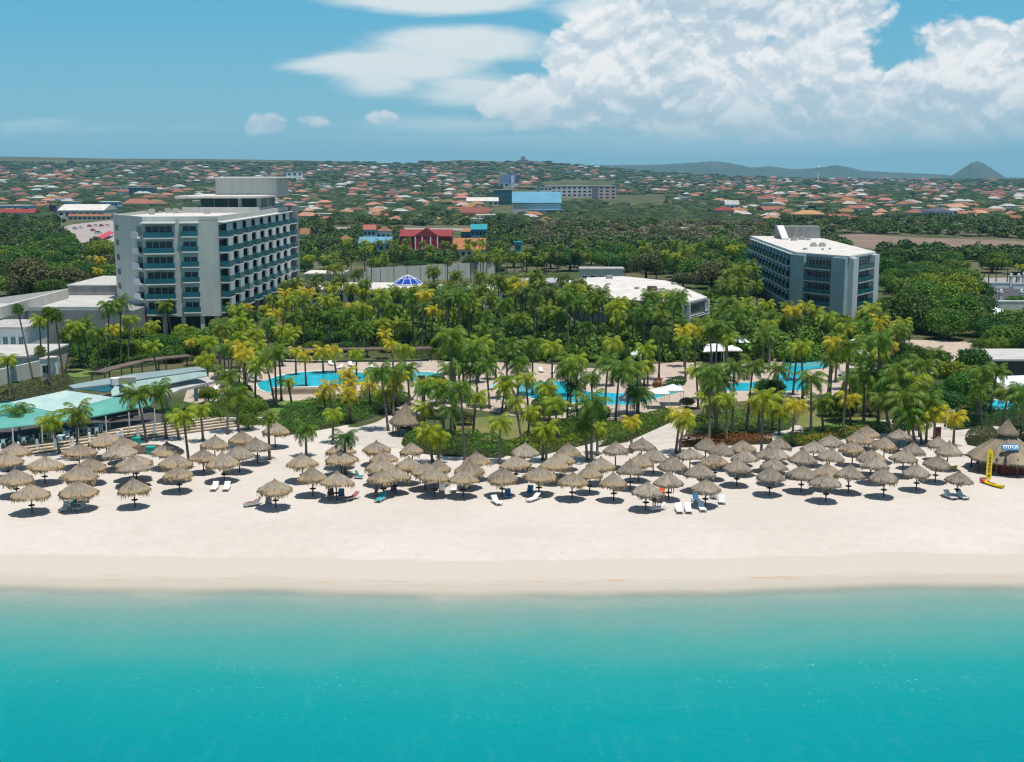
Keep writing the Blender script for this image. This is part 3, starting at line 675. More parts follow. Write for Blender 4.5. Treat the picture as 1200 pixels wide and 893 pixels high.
ZP = {'beach':'standing along the beach umbrellas','left pool':'standing around the left pool','mid pool':'around the winding middle pool','right pool':'standing around the right pool','grove':'in the dense grove between hotels','left wing':'in front of the low grey wing at left','hotel front':'in front of the tall left hotel','white car park':'near the car park at right','town edge':'behind the low roofs'}
for zn in ZP:
    for lk in sorted(set(l for o, l, z_ in PALMS if z_ == zn)):
        autolabel([(o, l) for o, l, z_ in PALMS if z_ == zn and l == lk], '{n} {look} from the left, '+ZP[zn])

# ---------------------------------------------------------------- broadleaf trees
def leaf_crown(seed, rad, hgt, n, q, lobes=9):
    r = np.random.default_rng(seed)
    lc = []
    for k in range(lobes):
        a = 2*math.pi*k*.618+r.uniform(-.4,.4); rr = rad*(.62*r.uniform(.5,1) if k else 0); lc.append((math.cos(a)*rr, math.sin(a)*rr, hgt*(.60-.42*(rr/rad)**2*1.3)+r.uniform(-.12,.12)*hgt, rad*r.uniform(.34,.52)))
    V = []; F = []
    lc = np.array(lc); pick = r.integers(0, lobes, n)
    d = r.normal(size=(n,3)); d /= np.linalg.norm(d, axis=1)[:,None]; d[:,2] = np.where(d[:,2] < -.75, -d[:,2], d[:,2])
    sh = r.uniform(.70,1.04,n)[:,None]
    # small bumps on the lobes
    bump = 1+.13*np.sin(d[:,0:1]*9+pick[:,None])*np.sin(d[:,1:2]*9+1.3*pick[:,None])*1.2
    c = lc[pick,:3]+d*lc[pick,3:4]*sh*bump*np.array([1,1,.8*hgt/rad if hgt < rad else .8])
    nr = d+r.normal(scale=.55, size=(n,3)); nr /= np.linalg.norm(nr, axis=1)[:,None]
    t = np.cross(nr, r.normal(size=(n,3))); t /= np.linalg.norm(t, axis=1)[:,None]; b = np.cross(nr, t)
    s = (q*r.uniform(.6,1.3,n))[:,None]
    V = np.stack([c-t*s-b*s*.6, c+t*s-b*s*.6, c+t*s*.8+b*s*.6, c-t*s*.8+b*s*.6], 1).reshape(-1,3)
    F = np.arange(4*n).reshape(-1,4)
    return V, F
TREES = []
TK = {'deep':leaf_dk,'mid':leaf_md,'light':leaf_lt,'olive':leaf_ol}
TM = {}
for kname, m_ in TK.items():
    for k in range(3):
        V_, F_ = leaf_crown(10*k+len(kname), 4.0, 5.0, 6500, .15, 14+k)
        TM[kname, k] = npmesh('crown', V_, F_, m_)
mb = MB(); mb.tube([(0,0,0),(.1,0,1.2),(0,.1,2.4)], [.34,.24,.2], 7)
for k in range(6):
    a = k*1.05; mb.tube([(0,0,1.5+.15*k),(math.cos(a)*.9,math.sin(a)*.9,2.9),(math.cos(a)*2.0,math.sin(a)*2.0,4.0)], [.15,.1,.04], 5)
TRUNKM = mb.mesh('trunk', treebark, smooth=True)
TM_all = TREES
def tree(px, py, w_px, kind=None, zone='belt', hr=1.0):
    w_ = P(px, py); s = S(py); rad = w_px/s/2; k = rad/4.0
    kind = kind or random.choices(['deep','mid','light','olive'], [.35,.35,.15,.15])[0]
    o = empty('leafy_tree', w_, None, 'tree', 'broadleaf trees around the resort'); o.rotation_euler = (0,0,random.uniform(0,6.28))
    t = mobj('trunk', TRUNKM, o); t.scale = (k,k,k*hr)
    c = mobj('crown', TM[kind, random.randrange(3)], o); c.scale = (k, k, k*hr*random.uniform(.9,1.1)); c.location = (0,0,.35*k*hr)
    TREES.append((o, {'deep':'dark green leafy tree','mid':'mid green leafy tree','light':'bright green leafy tree','olive':'dull olive leafy tree'}[kind], zone)); return o
RT = 'right'; 
for a in [(1112,398,54,'mid',RT,1.0),(1106,366,50,'light',RT,1.1),(1085,372,44,'deep',RT,1.0),(1065,362,36,'mid',RT,1),(1052,350,34,'deep',RT,1),(1075,345,36,'mid',RT,1),(1040,342,30,'mid',RT,1),(1060,335,30,'deep',RT,1),(1090,392,34,'deep',RT,1),(1072,385,30,'light',RT,1),
 (1186,400,58,'mid',RT,1.1),(1170,418,36,'light',RT,1),(1205,420,46,'mid',RT,1.2),(1150,412,26,'mid',RT,1),(1052,402,28,'deep',RT,1),(1030,388,26,'light',RT,.9),(1140,374,20,'mid',RT,.8),(1190,360,26,'mid',RT,.9),
 (1124,470,44,'mid',RT,1.1),(1112,482,40,'deep',RT,1.05),(1095,470,36,'mid',RT,1.0),(1130,452,30,'mid',RT,1),(903,470,38,'deep',RT,1.1),(895,462,26,'mid',RT,1.1),(985,494,42,'deep',RT,1.3),(972,488,30,'mid',RT,1.2),(1062,500,34,'deep',RT,1.0),(1060,470,40,'mid',RT,1.0),
 (415,412,38,'deep','mid',.6),(1020,488,30,'olive',RT,.9),(545,498,26,'olive','mid',1.1),(700,498,40,'deep','mid',.9),(745,470,28,'mid','mid',1),(805,478,22,'olive','mid',1),(730,424,30,'deep','mid',1),(675,410,30,'deep','mid',1),(640,402,30,'deep','mid',1.2),(590,398,34,'deep','mid',1.2),(560,392,40,'mid','mid',1.2),(520,385,40,'deep','mid',1.3),(600,380,36,'mid','mid',1.2)]:
    tree(*a)
def rt(zone, w0, w1, kinds=None, hr=1.0):
    def f(x, y):
        kind = random.choices(['deep','mid','light','olive'], kinds)[0] if kinds else None
        tree(x, y, random.uniform(w0,w1)*S(y), kind, zone, hr*random.uniform(.85,1.15))
    return f
in_px([(-20,300),(60,290),(130,302),(130,345),(60,352),(-20,356)], 38, rt('left', 10, 15, [.45,.3,.1,.15]), 4)
in_px([(80,398),(135,400),(235,405),(235,425),(90,432)], 18, rt('front', 5, 8, [.35,.4,.25,0]), 3)
in_px([(560,312),(880,300),(885,352),(860,360),(840,345),(700,318),(560,322)], 44, rt('belt', 9, 14, [.5,.35,.05,.1]), 6)
in_px([(1030,314),(1240,316),(1240,323),(1030,323)], 14, rt('right', 9, 13, [.6,.35,0,.05]), 6)
in_px([(1030,330),(1135,335),(1140,360),(1150,395),(1040,392),(1032,345)], 24, rt('right', 9, 14, [.35,.4,.25,0]), 4)
in_px([(1140,395),(1290,370),(1290,425),(1160,420)], 12, rt('right', 8, 12, [.4,.4,.2,0]), 4)
in_px([(1030,410),(1150,418),(1150,480),(1100,492),(1035,480)], 18, rt('right', 4.5, 7.5, [.5,.35,.15,0]), 3)
in_px([(1030,322),(1085,326),(1085,340),(1035,345)], 6, rt('right', 8, 11, [.4,.4,.2,0]), 6)
in_px([(350,300),(460,302),(580,306),(600,322),(350,322)], 16, rt('belt', 6, 9, [.4,.35,.05,.2]), 6)
in_px([(265,405),(480,396),(560,400),(560,414),(420,416),(265,424)], 14, rt('mid', 4, 6, [.5,.4,.1,0]), 4)
in_px([(600,400),(860,402),(860,418),(600,412)], 24, rt('mid', 4.5, 7, [.6,.35,.05,0]), 4)
in_px([(870,378),(1020,388),(1020,404),(870,406)], 10, rt('mid', 4, 6, [.2,.4,.4,0]), 4)
in_px([(230,470),(290,468),(330,496),(300,505),(250,497)], 6, rt('left', 2.5, 4.5, [.3,.5,.2,0]), 2)
ZT = {'belt':'in the belt behind the low roofs','right':'in the right part of the grounds','mid':'among the palms in the middle','left':'in the left part of the grounds','front':'in front of the grey wing at left'}
for zn in ZT:
    for lk in sorted(set(l for o, l, z_ in TREES if z_ == zn)):
        autolabel([(o, l) for o, l, z_ in TREES if z_ == zn and l == lk], '{n} {look} from the left, '+ZT[zn])

# ---------------------------------------------------------------- hedges and shrubs
BEDZ = [2.052]; bedm = mat('bed_soil', (.045,.055,.02), .95, col2=(.03,.04,.015), scale=2)
def hedge(name, label, cat, poly, h, m, q=.09, dens=26, group=None, flat=False, hv=.3):
    w_ = [P(x, y) for x, y in poly]; pp = [(p.x,p.y) for p in w_]
    x0, x1 = min(p[0] for p in pp), max(p[0] for p in pp); y0, y1 = min(p[1] for p in pp), max(p[1] for p in pp)
    area = abs(sum(p[0]*q_[1]-q_[0]*p[1] for p, q_ in zip(pp, pp[1:]+pp[:1])))/2
    dens *= 1.9; q *= .72; n = int(min(34000, area*dens)); C = []; r = random.Random(len(label)); k = 0
    ph = [r.uniform(0,6) for _ in range(4)]
    while len(C) < n and k < n*6:
        k += 1; x, y = r.uniform(x0,x1), r.uniform(y0,y1)
        if not inpoly(x, y, pp): continue
        hh = h if flat else h*(1-hv+hv*(math.sin(x*1.1+ph[0])*math.sin(y*.9+ph[1])+.5*math.sin(x*2.7+ph[2])*math.sin(y*2.3+ph[3])))
        e = min(1, min(abs((x-a[0])*(b[1]-a[1])-(y-a[1])*(b[0]-a[0]))/max(.01, math.hypot(b[0]-a[0], b[1]-a[1])) for a, b in zip(pp, pp[1:]+pp[:1]))/(.7*h))
        top = hh*math.sqrt(max(.05, 1-(1-e)**2))
        z = top if r.random() < .75 else top*r.uniform(.2,1)
        C.append((x, y, GZ+z))
    if not C: return None
    C = np.array(C); n = len(C); rg = np.random.default_rng(n)
    nr = np.array([0,0,.8])+rg.normal(scale=.7, size=(n,3)); nr /= np.linalg.norm(nr, axis=1)[:,None]
    t = np.cross(nr, rg.normal(size=(n,3))); t /= np.linalg.norm(t, axis=1)[:,None]; b = np.cross(nr, t); s = (q*rg.uniform(.7,1.6,n))[:,None]
    cen = Vector((sum(p[0] for p in pp)/len(pp), sum(p[1] for p in pp)/len(pp), GZ))
    if '_bed' in name or 'bank' in name or 'hedge' in name: BEDZ[0] += .0011; sheet('planting_bed', poly, BEDZ[0], bedm)
    V = np.stack([C-t*s-b*s*.7, C+t*s-b*s*.7, C+t*s*.8+b*s*.7, C-t*s*.8+b*s*.7], 1).reshape(-1,3)-np.array(cen)
    o = mobj(name, npmesh(name, V, np.arange(4*n).reshape(-1,4), m), None, cen)
    return tag(o, label, cat, group)
hedge('shrub_bank','dense green shrub bank between the left pool and the sand','shrubs',[(318,497),(335,478),(372,470),(410,466),(470,461),(486,468),(470,474),(455,482),(425,493),(395,500),(350,508),(322,512)],1.3,leaf_md)
hedge('shrub_bank','wide bright green shrub bank right of the thatched round hut','shrubs',[(470,520),(480,508),(520,511),(556,514),(585,518),(600,526),(590,536),(560,536),(520,534),(480,530)],1.7,leaf_md,dens=34)
hedge('shrub_bank','loose bright green shrubs behind the middle umbrellas','shrubs',[(585,530),(600,520),(640,500),(665,498),(700,500),(740,498),(720,512),(690,520),(640,532),(610,538)],1.4,leaf_lt)
hedge('clipped_hedge','long clipped green hedge slanting beside the pale path','hedge',[(715,513),(742,494),(770,487),(790,484),(788,494),(768,503),(735,518),(700,524)],1.1,leaf_md,dens=44,flat=True)
hedge('clipped_hedge','dark green trimmed hedge at the edge of the winding pool','hedge',[(621,478),(630,473),(655,473),(662,478),(660,486),(640,488),(624,487)],1.5,leaf_dk,dens=44,flat=True)
hedge('clipped_hedge','rounded dark shrub beside the narrow end of the left pool','hedge',[(499,447),(505,444),(520,444),(525,449),(518,455),(503,455)],1.4,leaf_dk,dens=44)
hedge('clipped_hedge','bright green flat hedge strip on the lawn right of the pools','hedge',[(975,468),(984,464),(1024,462),(1028,470),(1024,474),(980,474)],1.2,leaf_lt,dens=44,flat=True)
hedge('clipped_hedge','rounded olive clipped hedge just left of the big thatched hut','hedge',[(1131,514),(1138,510),(1160,509),(1170,513),(1168,522),(1150,524),(1134,521)],1.5,leaf_ol,dens=60,flat=True)
hedge('clipped_hedge','small green clipped hedge behind the big thatched hut','hedge',[(1178,510),(1215,508),(1215,518),(1180,518)],1.6,leaf_md,dens=60,flat=True)
hedge('flower_bed','orange-red croton bed behind the right umbrellas','flower bed',[(795,517),(830,513),(870,512),(905,514),(905,520),(870,521),(830,523),(798,524)],.9,leaf_or,dens=40)
hedge('flower_bed','yellow croton bed along the right umbrellas','flower bed',[(925,514),(960,511),(1000,504),(1020,500),(1022,506),(990,513),(940,522)],.9,leaf_ye,dens=32)
hedge('shrub_bank','low green shrubs mixed into the yellow croton bed','shrubs',[(905,518),(930,508),(1000,499),(1060,498),(1062,506),(1020,508),(960,520),(915,525)],1.0,leaf_md,dens=18)
hedge('shrub_bank','patchy lime shrubs under palms right of the pale path','shrubs',[(804,505),(815,490),(860,480),(915,484),(935,492),(925,503),(890,510),(830,514)],1.1,leaf_lt,dens=14)
hedge('shrub_bank','tall dark green hedge bank behind the big thatched hut','shrubs',[(1106,500),(1110,490),(1150,484),(1240,484),(1240,496),(1170,499),(1120,504)],1.7,leaf_dk,dens=34)
hedge('shrub_bank','green shrubs on the lawn edge at the left of the round lawn','shrubs',[(650,508),(668,490),(690,488),(712,492),(706,508),(680,516),(655,518)],1.8,leaf_dk,dens=30)
hedge('shrub_bank','dense undergrowth in front of the tall left hotel','shrubs',[(80,430),(110,408),(160,404),(235,410),(232,422),(180,428),(120,436)],2.2,leaf_md,q=.13,dens=12)
hedge('shrub_bank','dull olive bushes beside the grey ramp at left','shrubs',[(-20,468),(20,455),(50,448),(78,440),(88,452),(40,466),(0,478)],1.6,leaf_ol,dens=24)
hedge('shrub_bank','bright shrubs along the left end of the left pool','shrubs',[(225,488),(240,474),(270,468),(300,466),(312,474),(305,492),(260,500)],1.5,leaf_md,dens=22)
hedge('shrub_bank','green undergrowth in the palm grove above the winding pool','shrubs',[(600,428),(640,422),(700,425),(760,418),(860,416),(880,404),(800,398),(600,402)],2.4,leaf_dk,q=.15,dens=9)
hedge('shrub_bank','lime undergrowth in the palm grove left of centre','shrubs',[(480,420),(480,398),(600,398),(600,422),(540,424)],1.8,leaf_md,q=.13,dens=9)
hedge('shrub_bank','lime undergrowth between the middle roofs and the right hotel','shrubs',[(860,420),(865,385),(1000,388),(1050,392),(1045,400),(960,404)],1.8,leaf_lt,q=.14,dens=9)
hedge('shrub_bank','orange bush beside the bend of the winding pool','shrubs',[(764,451),(770,448),(777,450),(774,454),(766,454)],1.2,leaf_or,dens=60)
hedge('shrub_bank','orange bush above the straight arm of the right pool','shrubs',[(838,446),(846,442),(857,444),(852,449),(841,449)],1.2,leaf_or,dens=60)
hedge('shrub_bank','small dark hedge beside the pool bend','shrubs',[(776,452),(788,447),(805,446),(802,451),(782,455)],1.0,leaf_dk,dens=50)
# far scrub: one mass nobody could count
r = np.random.default_rng(3)
def ico():
    import bmesh
    bm = bmesh.new(); bmesh.ops.create_icosphere(bm, subdivisions=2, radius=1); v = np.array([tuple(x.co) for x in bm.verts]); f = np.array([[q.index for q in x.verts] for x in bm.faces]); bm.free(); return v, f
iv, jf = ico()
def clear(px, py):
    for po in NOTREE:
        if inpoly(px, py, po): return False
    return True
NOTREE = [[(60,262),(150,258),(150,284),(90,292)],[(592,288),(632,288),(645,310),(592,310)],[(960,274),(1100,276),(1290,284),(1290,300),(1000,294)],[(470,270),(530,270),(530,300),(470,300)],[(418,280),(460,280),(460,300),(418,300)],[(530,270),(570,270),(570,304),(530,304)],
          [(130,256),(352,246),(352,420),(130,420)],[(1138,330),(1290,330),(1290,360),(1138,360)],[(870,292),(1030,292),(1030,384),(870,380)],[(575,222),(662,222),(662,254),(575,254)],[(633,212),(723,212),(723,236),(633,236)],[(545,232),(585,232),(585,242),(545,242)],[(64,240),(130,240),(130,262),(64,262)],[(582,205),(606,205),(606,220),(582,220)],[(930,246),(968,246),(968,262),(930,262)],[(380,265),(566,265),(566,272),(380,272)],[(790,265),(890,267),(890,271),(790,269)],[(1010,263),(1240,267),(1240,271),(1010,267)],[(1085,322),(1290,324),(1290,336),(1085,334)],[(710,228),(784,228),(784,242),(710,242)]]
def scrub(label, n, ylo, yhi, m, smin, smax, seed, flatness=.62, xr=(-60,1260), reg=None):
    r = random.Random(seed); g_ = np.random.default_rng(seed); VV = []; FF = []; cnt = 0; tries = 0
    while cnt < n and tries < n*4:
        tries += 1; px = r.uniform(*xr); py = ylo+(yhi-ylo)*r.random()
        if not clear(px, py) or (reg and not reg(px, py)): continue
        w_ = PT(px, py)
        if w_ is None or w_.y > 7000: continue
        k = r.uniform(smin, smax)*(1+w_.y/2500)
        v = iv*(1+g_.normal(scale=.17, size=(len(iv),1)))*np.array([k*r.uniform(.8,1.6), k*r.uniform(.8,1.4), k*flatness*r.uniform(.7,1.2)/(1+w_.y/6000)])
        VV.append(v+np.array([w_.x, w_.y, w_.z+k*.15])); FF.append(jf+cnt*len(iv)); cnt += 1
    me = npmesh('scrub', np.concatenate(VV), np.concatenate(FF), m)
    return tag(mobj('scrub', me), label, 'scrub', kind='stuff')
def sm(name, c, c2):
    return mat(name, c, .95, col2=c2, scale=.35, detail=8, island=.25, bump=.9, bscale=.9)
s1, s2, s3, s4 = sm('scrub_dark', (.036,.066,.02), (.022,.042,.013)), sm('scrub_green', (.065,.105,.026), (.04,.066,.017)), sm('scrub_olive', (.115,.115,.05), (.07,.076,.032)), sm('scrub_grey', (.13,.12,.075), (.085,.08,.05))
scrub('dark green scrub and garden trees filling the town', 7000, 190, 262, s1, 2.0, 4.6, 1)
scrub('mid green scrub and garden trees filling the town', 3000, 192, 262, s2, 1.8, 4.2, 2)
scrub('dull olive scrub scattered over the far land', 2600, 195, 264, s3, 1.5, 3.6, 3)
scrub('grey dry scrub around the brown field', 900, 252, 284, s4, 1.3, 2.8, 4, .5, (640,1260))
def leafscrub(label, n, ylo, yhi, m, smin, smax, seed, xr=(-60,1260), reg=None):
    r = random.Random(seed); protos = [leaf_crown(200+seed*5+k, 3.0, 3.4, 230, .36, 6)[0] for k in range(4)]; VV = []; cnt = 0
    for _ in range(n*4):
        if cnt >= n: break
        px, py = r.uniform(*xr), ylo+(yhi-ylo)*r.random()
        if not clear(px, py) or (reg and not reg(px, py)): continue
        w_ = PT(px, py); k = r.uniform(smin, smax)/3*(1+w_.y/3000); a = r.uniform(0,6.28); M_ = np.array([[math.cos(a),-math.sin(a),0],[math.sin(a),math.cos(a),0],[0,0,r.uniform(.75,1.15)]])*k
        VV.append(protos[cnt%4]@M_.T+np.array([w_.x,w_.y,w_.z-.2])); cnt += 1
    V = np.concatenate(VV); return tag(mobj('scrub', npmesh('scrub', V, np.arange(len(V)).reshape(-1,4), m)), label, 'scrub', kind='stuff')
lsy = mat('bush_grey', (.17,.155,.085), .7, island=.4, trans=.15)
lsd, lsg, lso = mat('bush_dark', (.06,.10,.026), .6, island=.5, trans=.2), mat('bush_green', (.085,.15,.022), .6, island=.5, trans=.2), mat('bush_olive', (.13,.14,.045), .6, island=.5, trans=.2)
leafscrub('dense green bush land behind the low roofs', 1100, 258, 308, lsg, 2.2, 4.2, 5, reg=lambda x, y: (y < 302 or x < 560 or x > 1040) and not (620 < x < 900 and y < 286 and (x*7+y*13)%3 > 1))
leafscrub('dark bush land behind the low roofs', 1000, 255, 306, lsd, 2.4, 4.6, 6, reg=lambda x, y: (y < 298 or x > 1040 or x < 360) and not (620 < x < 900 and y < 288))
leafscrub('grey-green dry bushes on the open land right of the aqua hall', 500, 240, 290, lsy, 1.6, 3.2, 8, (620,900))
leafscrub('shady tropical undergrowth beneath the palm grove', 1300, 345, 424, leaf_md, 1.6, 3.4, 9, (345,1010), lambda x, y: not (660 < x < 832 and 322 < y < 392) and not (875 < x < 1030 and y < 384) and not (y > 400 and x < 520) and not (350 < x < 600 and y < 372))
leafscrub('olive bushes scattered behind the low roofs', 600, 255, 300, lso, 1.8, 3.4, 7)
# ---------------------------------------------------------------- thatched umbrellas
def uvmat(name, c1, c2, c3, rimc=None):
    m = bpy.data.materials.new(name); m.use_nodes = True; nt = m.node_tree; N_ = nt.nodes; L_ = nt.links; b = N_['Principled BSDF']; b.inputs['Roughness'].default_value = .95; b.inputs['Specular IOR Level'].default_value = .1
    uv = N_.new('ShaderNodeUVMap'); mp = N_.new('ShaderNodeMapping'); mp.inputs['Scale'].default_value = (70,3.2,1); L_.new(uv.outputs[0], mp.inputs[0])
    oi = N_.new('ShaderNodeObjectInfo'); ad = N_.new('ShaderNodeVectorMath'); ad.operation = 'ADD'; L_.new(mp.outputs[0], ad.inputs[0])
    cx = N_.new('ShaderNodeCombineXYZ'); mu = N_.new('ShaderNodeMath'); mu.operation = 'MULTIPLY'; mu.inputs[1].default_value = 50; L_.new(oi.outputs['Random'], mu.inputs[0]); L_.new(mu.outputs[0], cx.inputs[2]); L_.new(cx.outputs[0], ad.inputs[1])
    n1 = N_.new('ShaderNodeTexNoise'); n1.inputs['Scale'].default_value = 1.0; n1.inputs['Detail'].default_value = 6; n1.inputs['Roughness'].default_value = .7; L_.new(ad.outputs[0], n1.inputs[0])
    mp2 = N_.new('ShaderNodeMapping'); mp2.inputs['Scale'].default_value = (9,1.6,1); L_.new(uv.outputs[0], mp2.inputs[0]); ad2 = N_.new('ShaderNodeVectorMath'); ad2.operation = 'ADD'; L_.new(mp2.outputs[0], ad2.inputs[0]); L_.new(cx.outputs[0], ad2.inputs[1])
    n2 = N_.new('ShaderNodeTexNoise'); n2.inputs['Scale'].default_value = 1.0; L_.new(ad2.outputs[0], n2.inputs[0])
    r1 = N_.new('ShaderNodeValToRGB'); r1.color_ramp.elements[0].position = .36; r1.color_ramp.elements[0].color = (*c2,1); r1.color_ramp.elements[1].position = .62; r1.color_ramp.elements[1].color = (*c1,1); L_.new(n1.outputs['Fac'], r1.inputs[0])
    mx_ = N_.new('ShaderNodeMix'); mx_.data_type = 'RGBA'; mx_.inputs[7].default_value = (*c3,1); L_.new(r1.outputs[0], mx_.inputs[6])
    mr = N_.new('ShaderNodeMapRange'); mr.inputs['From Min'].default_value = .5; mr.inputs['From Max'].default_value = .7; mr.inputs['To Max'].default_value = .7; L_.new(n2.outputs['Fac'], mr.inputs[0]); L_.new(mr.outputs[0], mx_.inputs[0])
    hs = N_.new('ShaderNodeHueSaturation'); L_.new(mx_.outputs[2], hs.inputs['Color']); mr = N_.new('ShaderNodeMapRange'); mr.inputs['To Min'].default_value = .82; mr.inputs['To Max'].default_value = 1.15; L_.new(oi.outputs['Random'], mr.inputs[0]); L_.new(mr.outputs[0], hs.inputs['Value'])
    fin = hs.outputs[0]
    if rimc:     # fresher golden thatch in the lower courses, ragged upper limit
        sp_ = N_.new('ShaderNodeSeparateXYZ'); L_.new(uv.outputs[0], sp_.inputs[0]); ad3 = N_.new('ShaderNodeMath'); ad3.operation = 'MULTIPLY_ADD'; ad3.inputs[1].default_value = .55; L_.new(n2.outputs['Fac'], ad3.inputs[0]); L_.new(sp_.outputs[1], ad3.inputs[2])
        ad4 = N_.new('ShaderNodeMath'); ad4.operation = 'MULTIPLY_ADD'; ad4.inputs[1].default_value = .35; L_.new(n1.outputs['Fac'], ad4.inputs[0]); L_.new(ad3.outputs[0], ad4.inputs[2])
        m5 = N_.new('ShaderNodeMapRange'); m5.inputs['From Min'].default_value = 1.12; m5.inputs['From Max'].default_value = 1.30; m5.inputs['To Max'].default_value = .85; L_.new(ad4.outputs[0], m5.inputs[0])
        m6 = N_.new('ShaderNodeMix'); m6.data_type = 'RGBA'; m6.inputs[7].default_value = (*rimc,1); L_.new(m5.outputs[0], m6.inputs[0]); L_.new(fin, m6.inputs[6]); fin = m6.outputs[2]
    L_.new(fin, b.inputs['Base Color'])
    bp = N_.new('ShaderNodeBump'); bp.inputs['Distance'].default_value = .16; L_.new(n1.outputs['Fac'], bp.inputs['Height']); L_.new(bp.outputs[0], b.inputs['Normal'])
    return m
thatch = uvmat('thatch', (.40,.34,.27), (.17,.135,.105), (.43,.35,.25))
thatch_tan = uvmat('thatch_tan', (.41,.345,.27), (.17,.135,.10), (.38,.30,.20), (.40,.29,.17))
fringe_t = mat('tan_fringe', (.43,.31,.17), .95, island=.45, var=.45, scale=2.0)
fringe_g = mat('grey_fringe', (.27,.22,.15), .95, island=.4, var=.4, scale=2.0)
hutthatch = uvmat('hut_thatch', (.36,.295,.21), (.19,.15,.105), (.41,.32,.21))
def canopy(seed, rad=1.72, z0=2.0, zt=3.25, fr=.45, seg=80, rings=9, ragged=.05, prof=1.25):
    r = random.Random(seed); mb = MB(); V = []; F = []; uvs = []
    ph = [r.uniform(0,6.28) for _ in range(6)]
    def rim(a): return 1+.045*math.sin(3*a+ph[0])+.035*math.sin(5*a+ph[1])+.03*math.sin(11*a+ph[2])+.02*math.sin(23*a+ph[3])
    for j in range(rings+1):
        t = j/rings
        for i in range(seg):
            a = 2*math.pi*i/seg; rr = rad*t*(rim(a) if t > .3 else 1)
            zz = zt-(zt-z0)*(t**.8*(1-.0)) + .10*math.sin(math.pi*t)*(1.0) - .10*max(0,t-.8)*5*.5
            n_ = r.gauss(0,.024)+.022*math.sin(17*a+ph[4]+5*t)*(t > .2)
            V.append((rr*math.cos(a), rr*math.sin(a), zz+n_ + (.10 if j == 0 else 0)))
    for j in range(rings):
        for i in range(seg): F.append((j*seg+i, (j+1)*seg+i, (j+1)*seg+(i+1)%seg, j*seg+(i+1)%seg))
    # underside
    base = len(V)
    for i in range(seg):
        a = 2*math.pi*i/seg; V.append((rad*.93*math.cos(a), rad*.93*math.sin(a), z0-.12))
    for i in range(seg):
        F.append((rings*seg+i, base+i, base+(i+1)%seg, rings*seg+(i+1)%seg))
    V.append((0,0,zt-.35)); 
    for i in range(seg): F.append((base+i, len(V)-1, base+(i+1)%seg))
    mb.v = V; mb.f = F; mb.m = [0]*len(F)
    me = mb.mesh('canopy', thatch, smooth=True)
    uv = me.uv_layers.new(name='UVMap'); d = []
    for p in me.polygons:
        for li in p.loop_indices:
            v = me.vertices[me.loops[li].vertex_index].co; d += [(math.atan2(v.y, v.x)/(2*math.pi))+.5, math.hypot(v.x, v.y)/rad]
    uv.data.foreach_set('uv', d)
    fb = MB(); nfr = int(300*rad/1.7)
    for k in range(nfr):
        a = 2*math.pi*k/nfr+r.uniform(-.02,.02); rr = rad*rim(a)*r.uniform(.82,1.0); L_ = fr*r.uniform(.45,1.15)*(1.0+.35*math.sin(4*a+ph[5])); wd = r.uniform(.03,.07)
        zz = z0+ (1-rr/rad)*.9+.02; out = r.uniform(.02,.14)
        c, s_ = math.cos(a), math.sin(a)
        p0 = Vector((rr*c, rr*s_, zz)); p1 = p0+Vector((c*out, s_*out, -L_)); t_ = Vector((-s_, c, 0))*wd
        fb.face([p0-t_*1.4, p0+t_*1.4, p1+t_*.4, p1-t_*.4])
    return me, fb
CAN = []
for k, (fr, m_) in enumerate([(.45,fringe_t),(.35,fringe_g),(.5,fringe_t),(.3,fringe_g),(.4,fringe_t),(.28,fringe_g)]):
    me, fb = canopy(k, fr=fr, zt=3.15+.12*(k%3))
    if k%2 == 0: me.materials.clear(); me.materials.append(thatch_tan)
    CAN.append((me, fb.mesh('fringe', m_)))
pm = MB(); pm.tube([(0,0,-.1),(0,0,3.0)], .075, 8)
for k in range(5):
    a = k*2*math.pi/5; pm.tube([(0,0,1.9),(math.cos(a)*1.3,math.sin(a)*1.3,2.25)], .03, 5)
POSTM = pm.mesh('post', wood)
tm = MB(); tm.tube([(0,0,.86),(0,0,.92)], .36, 14); tm.tube([(0,0,.70),(0,0,.86)], [.05,.22], 8); TABLEM = tm.mesh('round_shelf', wood)
def shorez(x, y): return T(x, y)
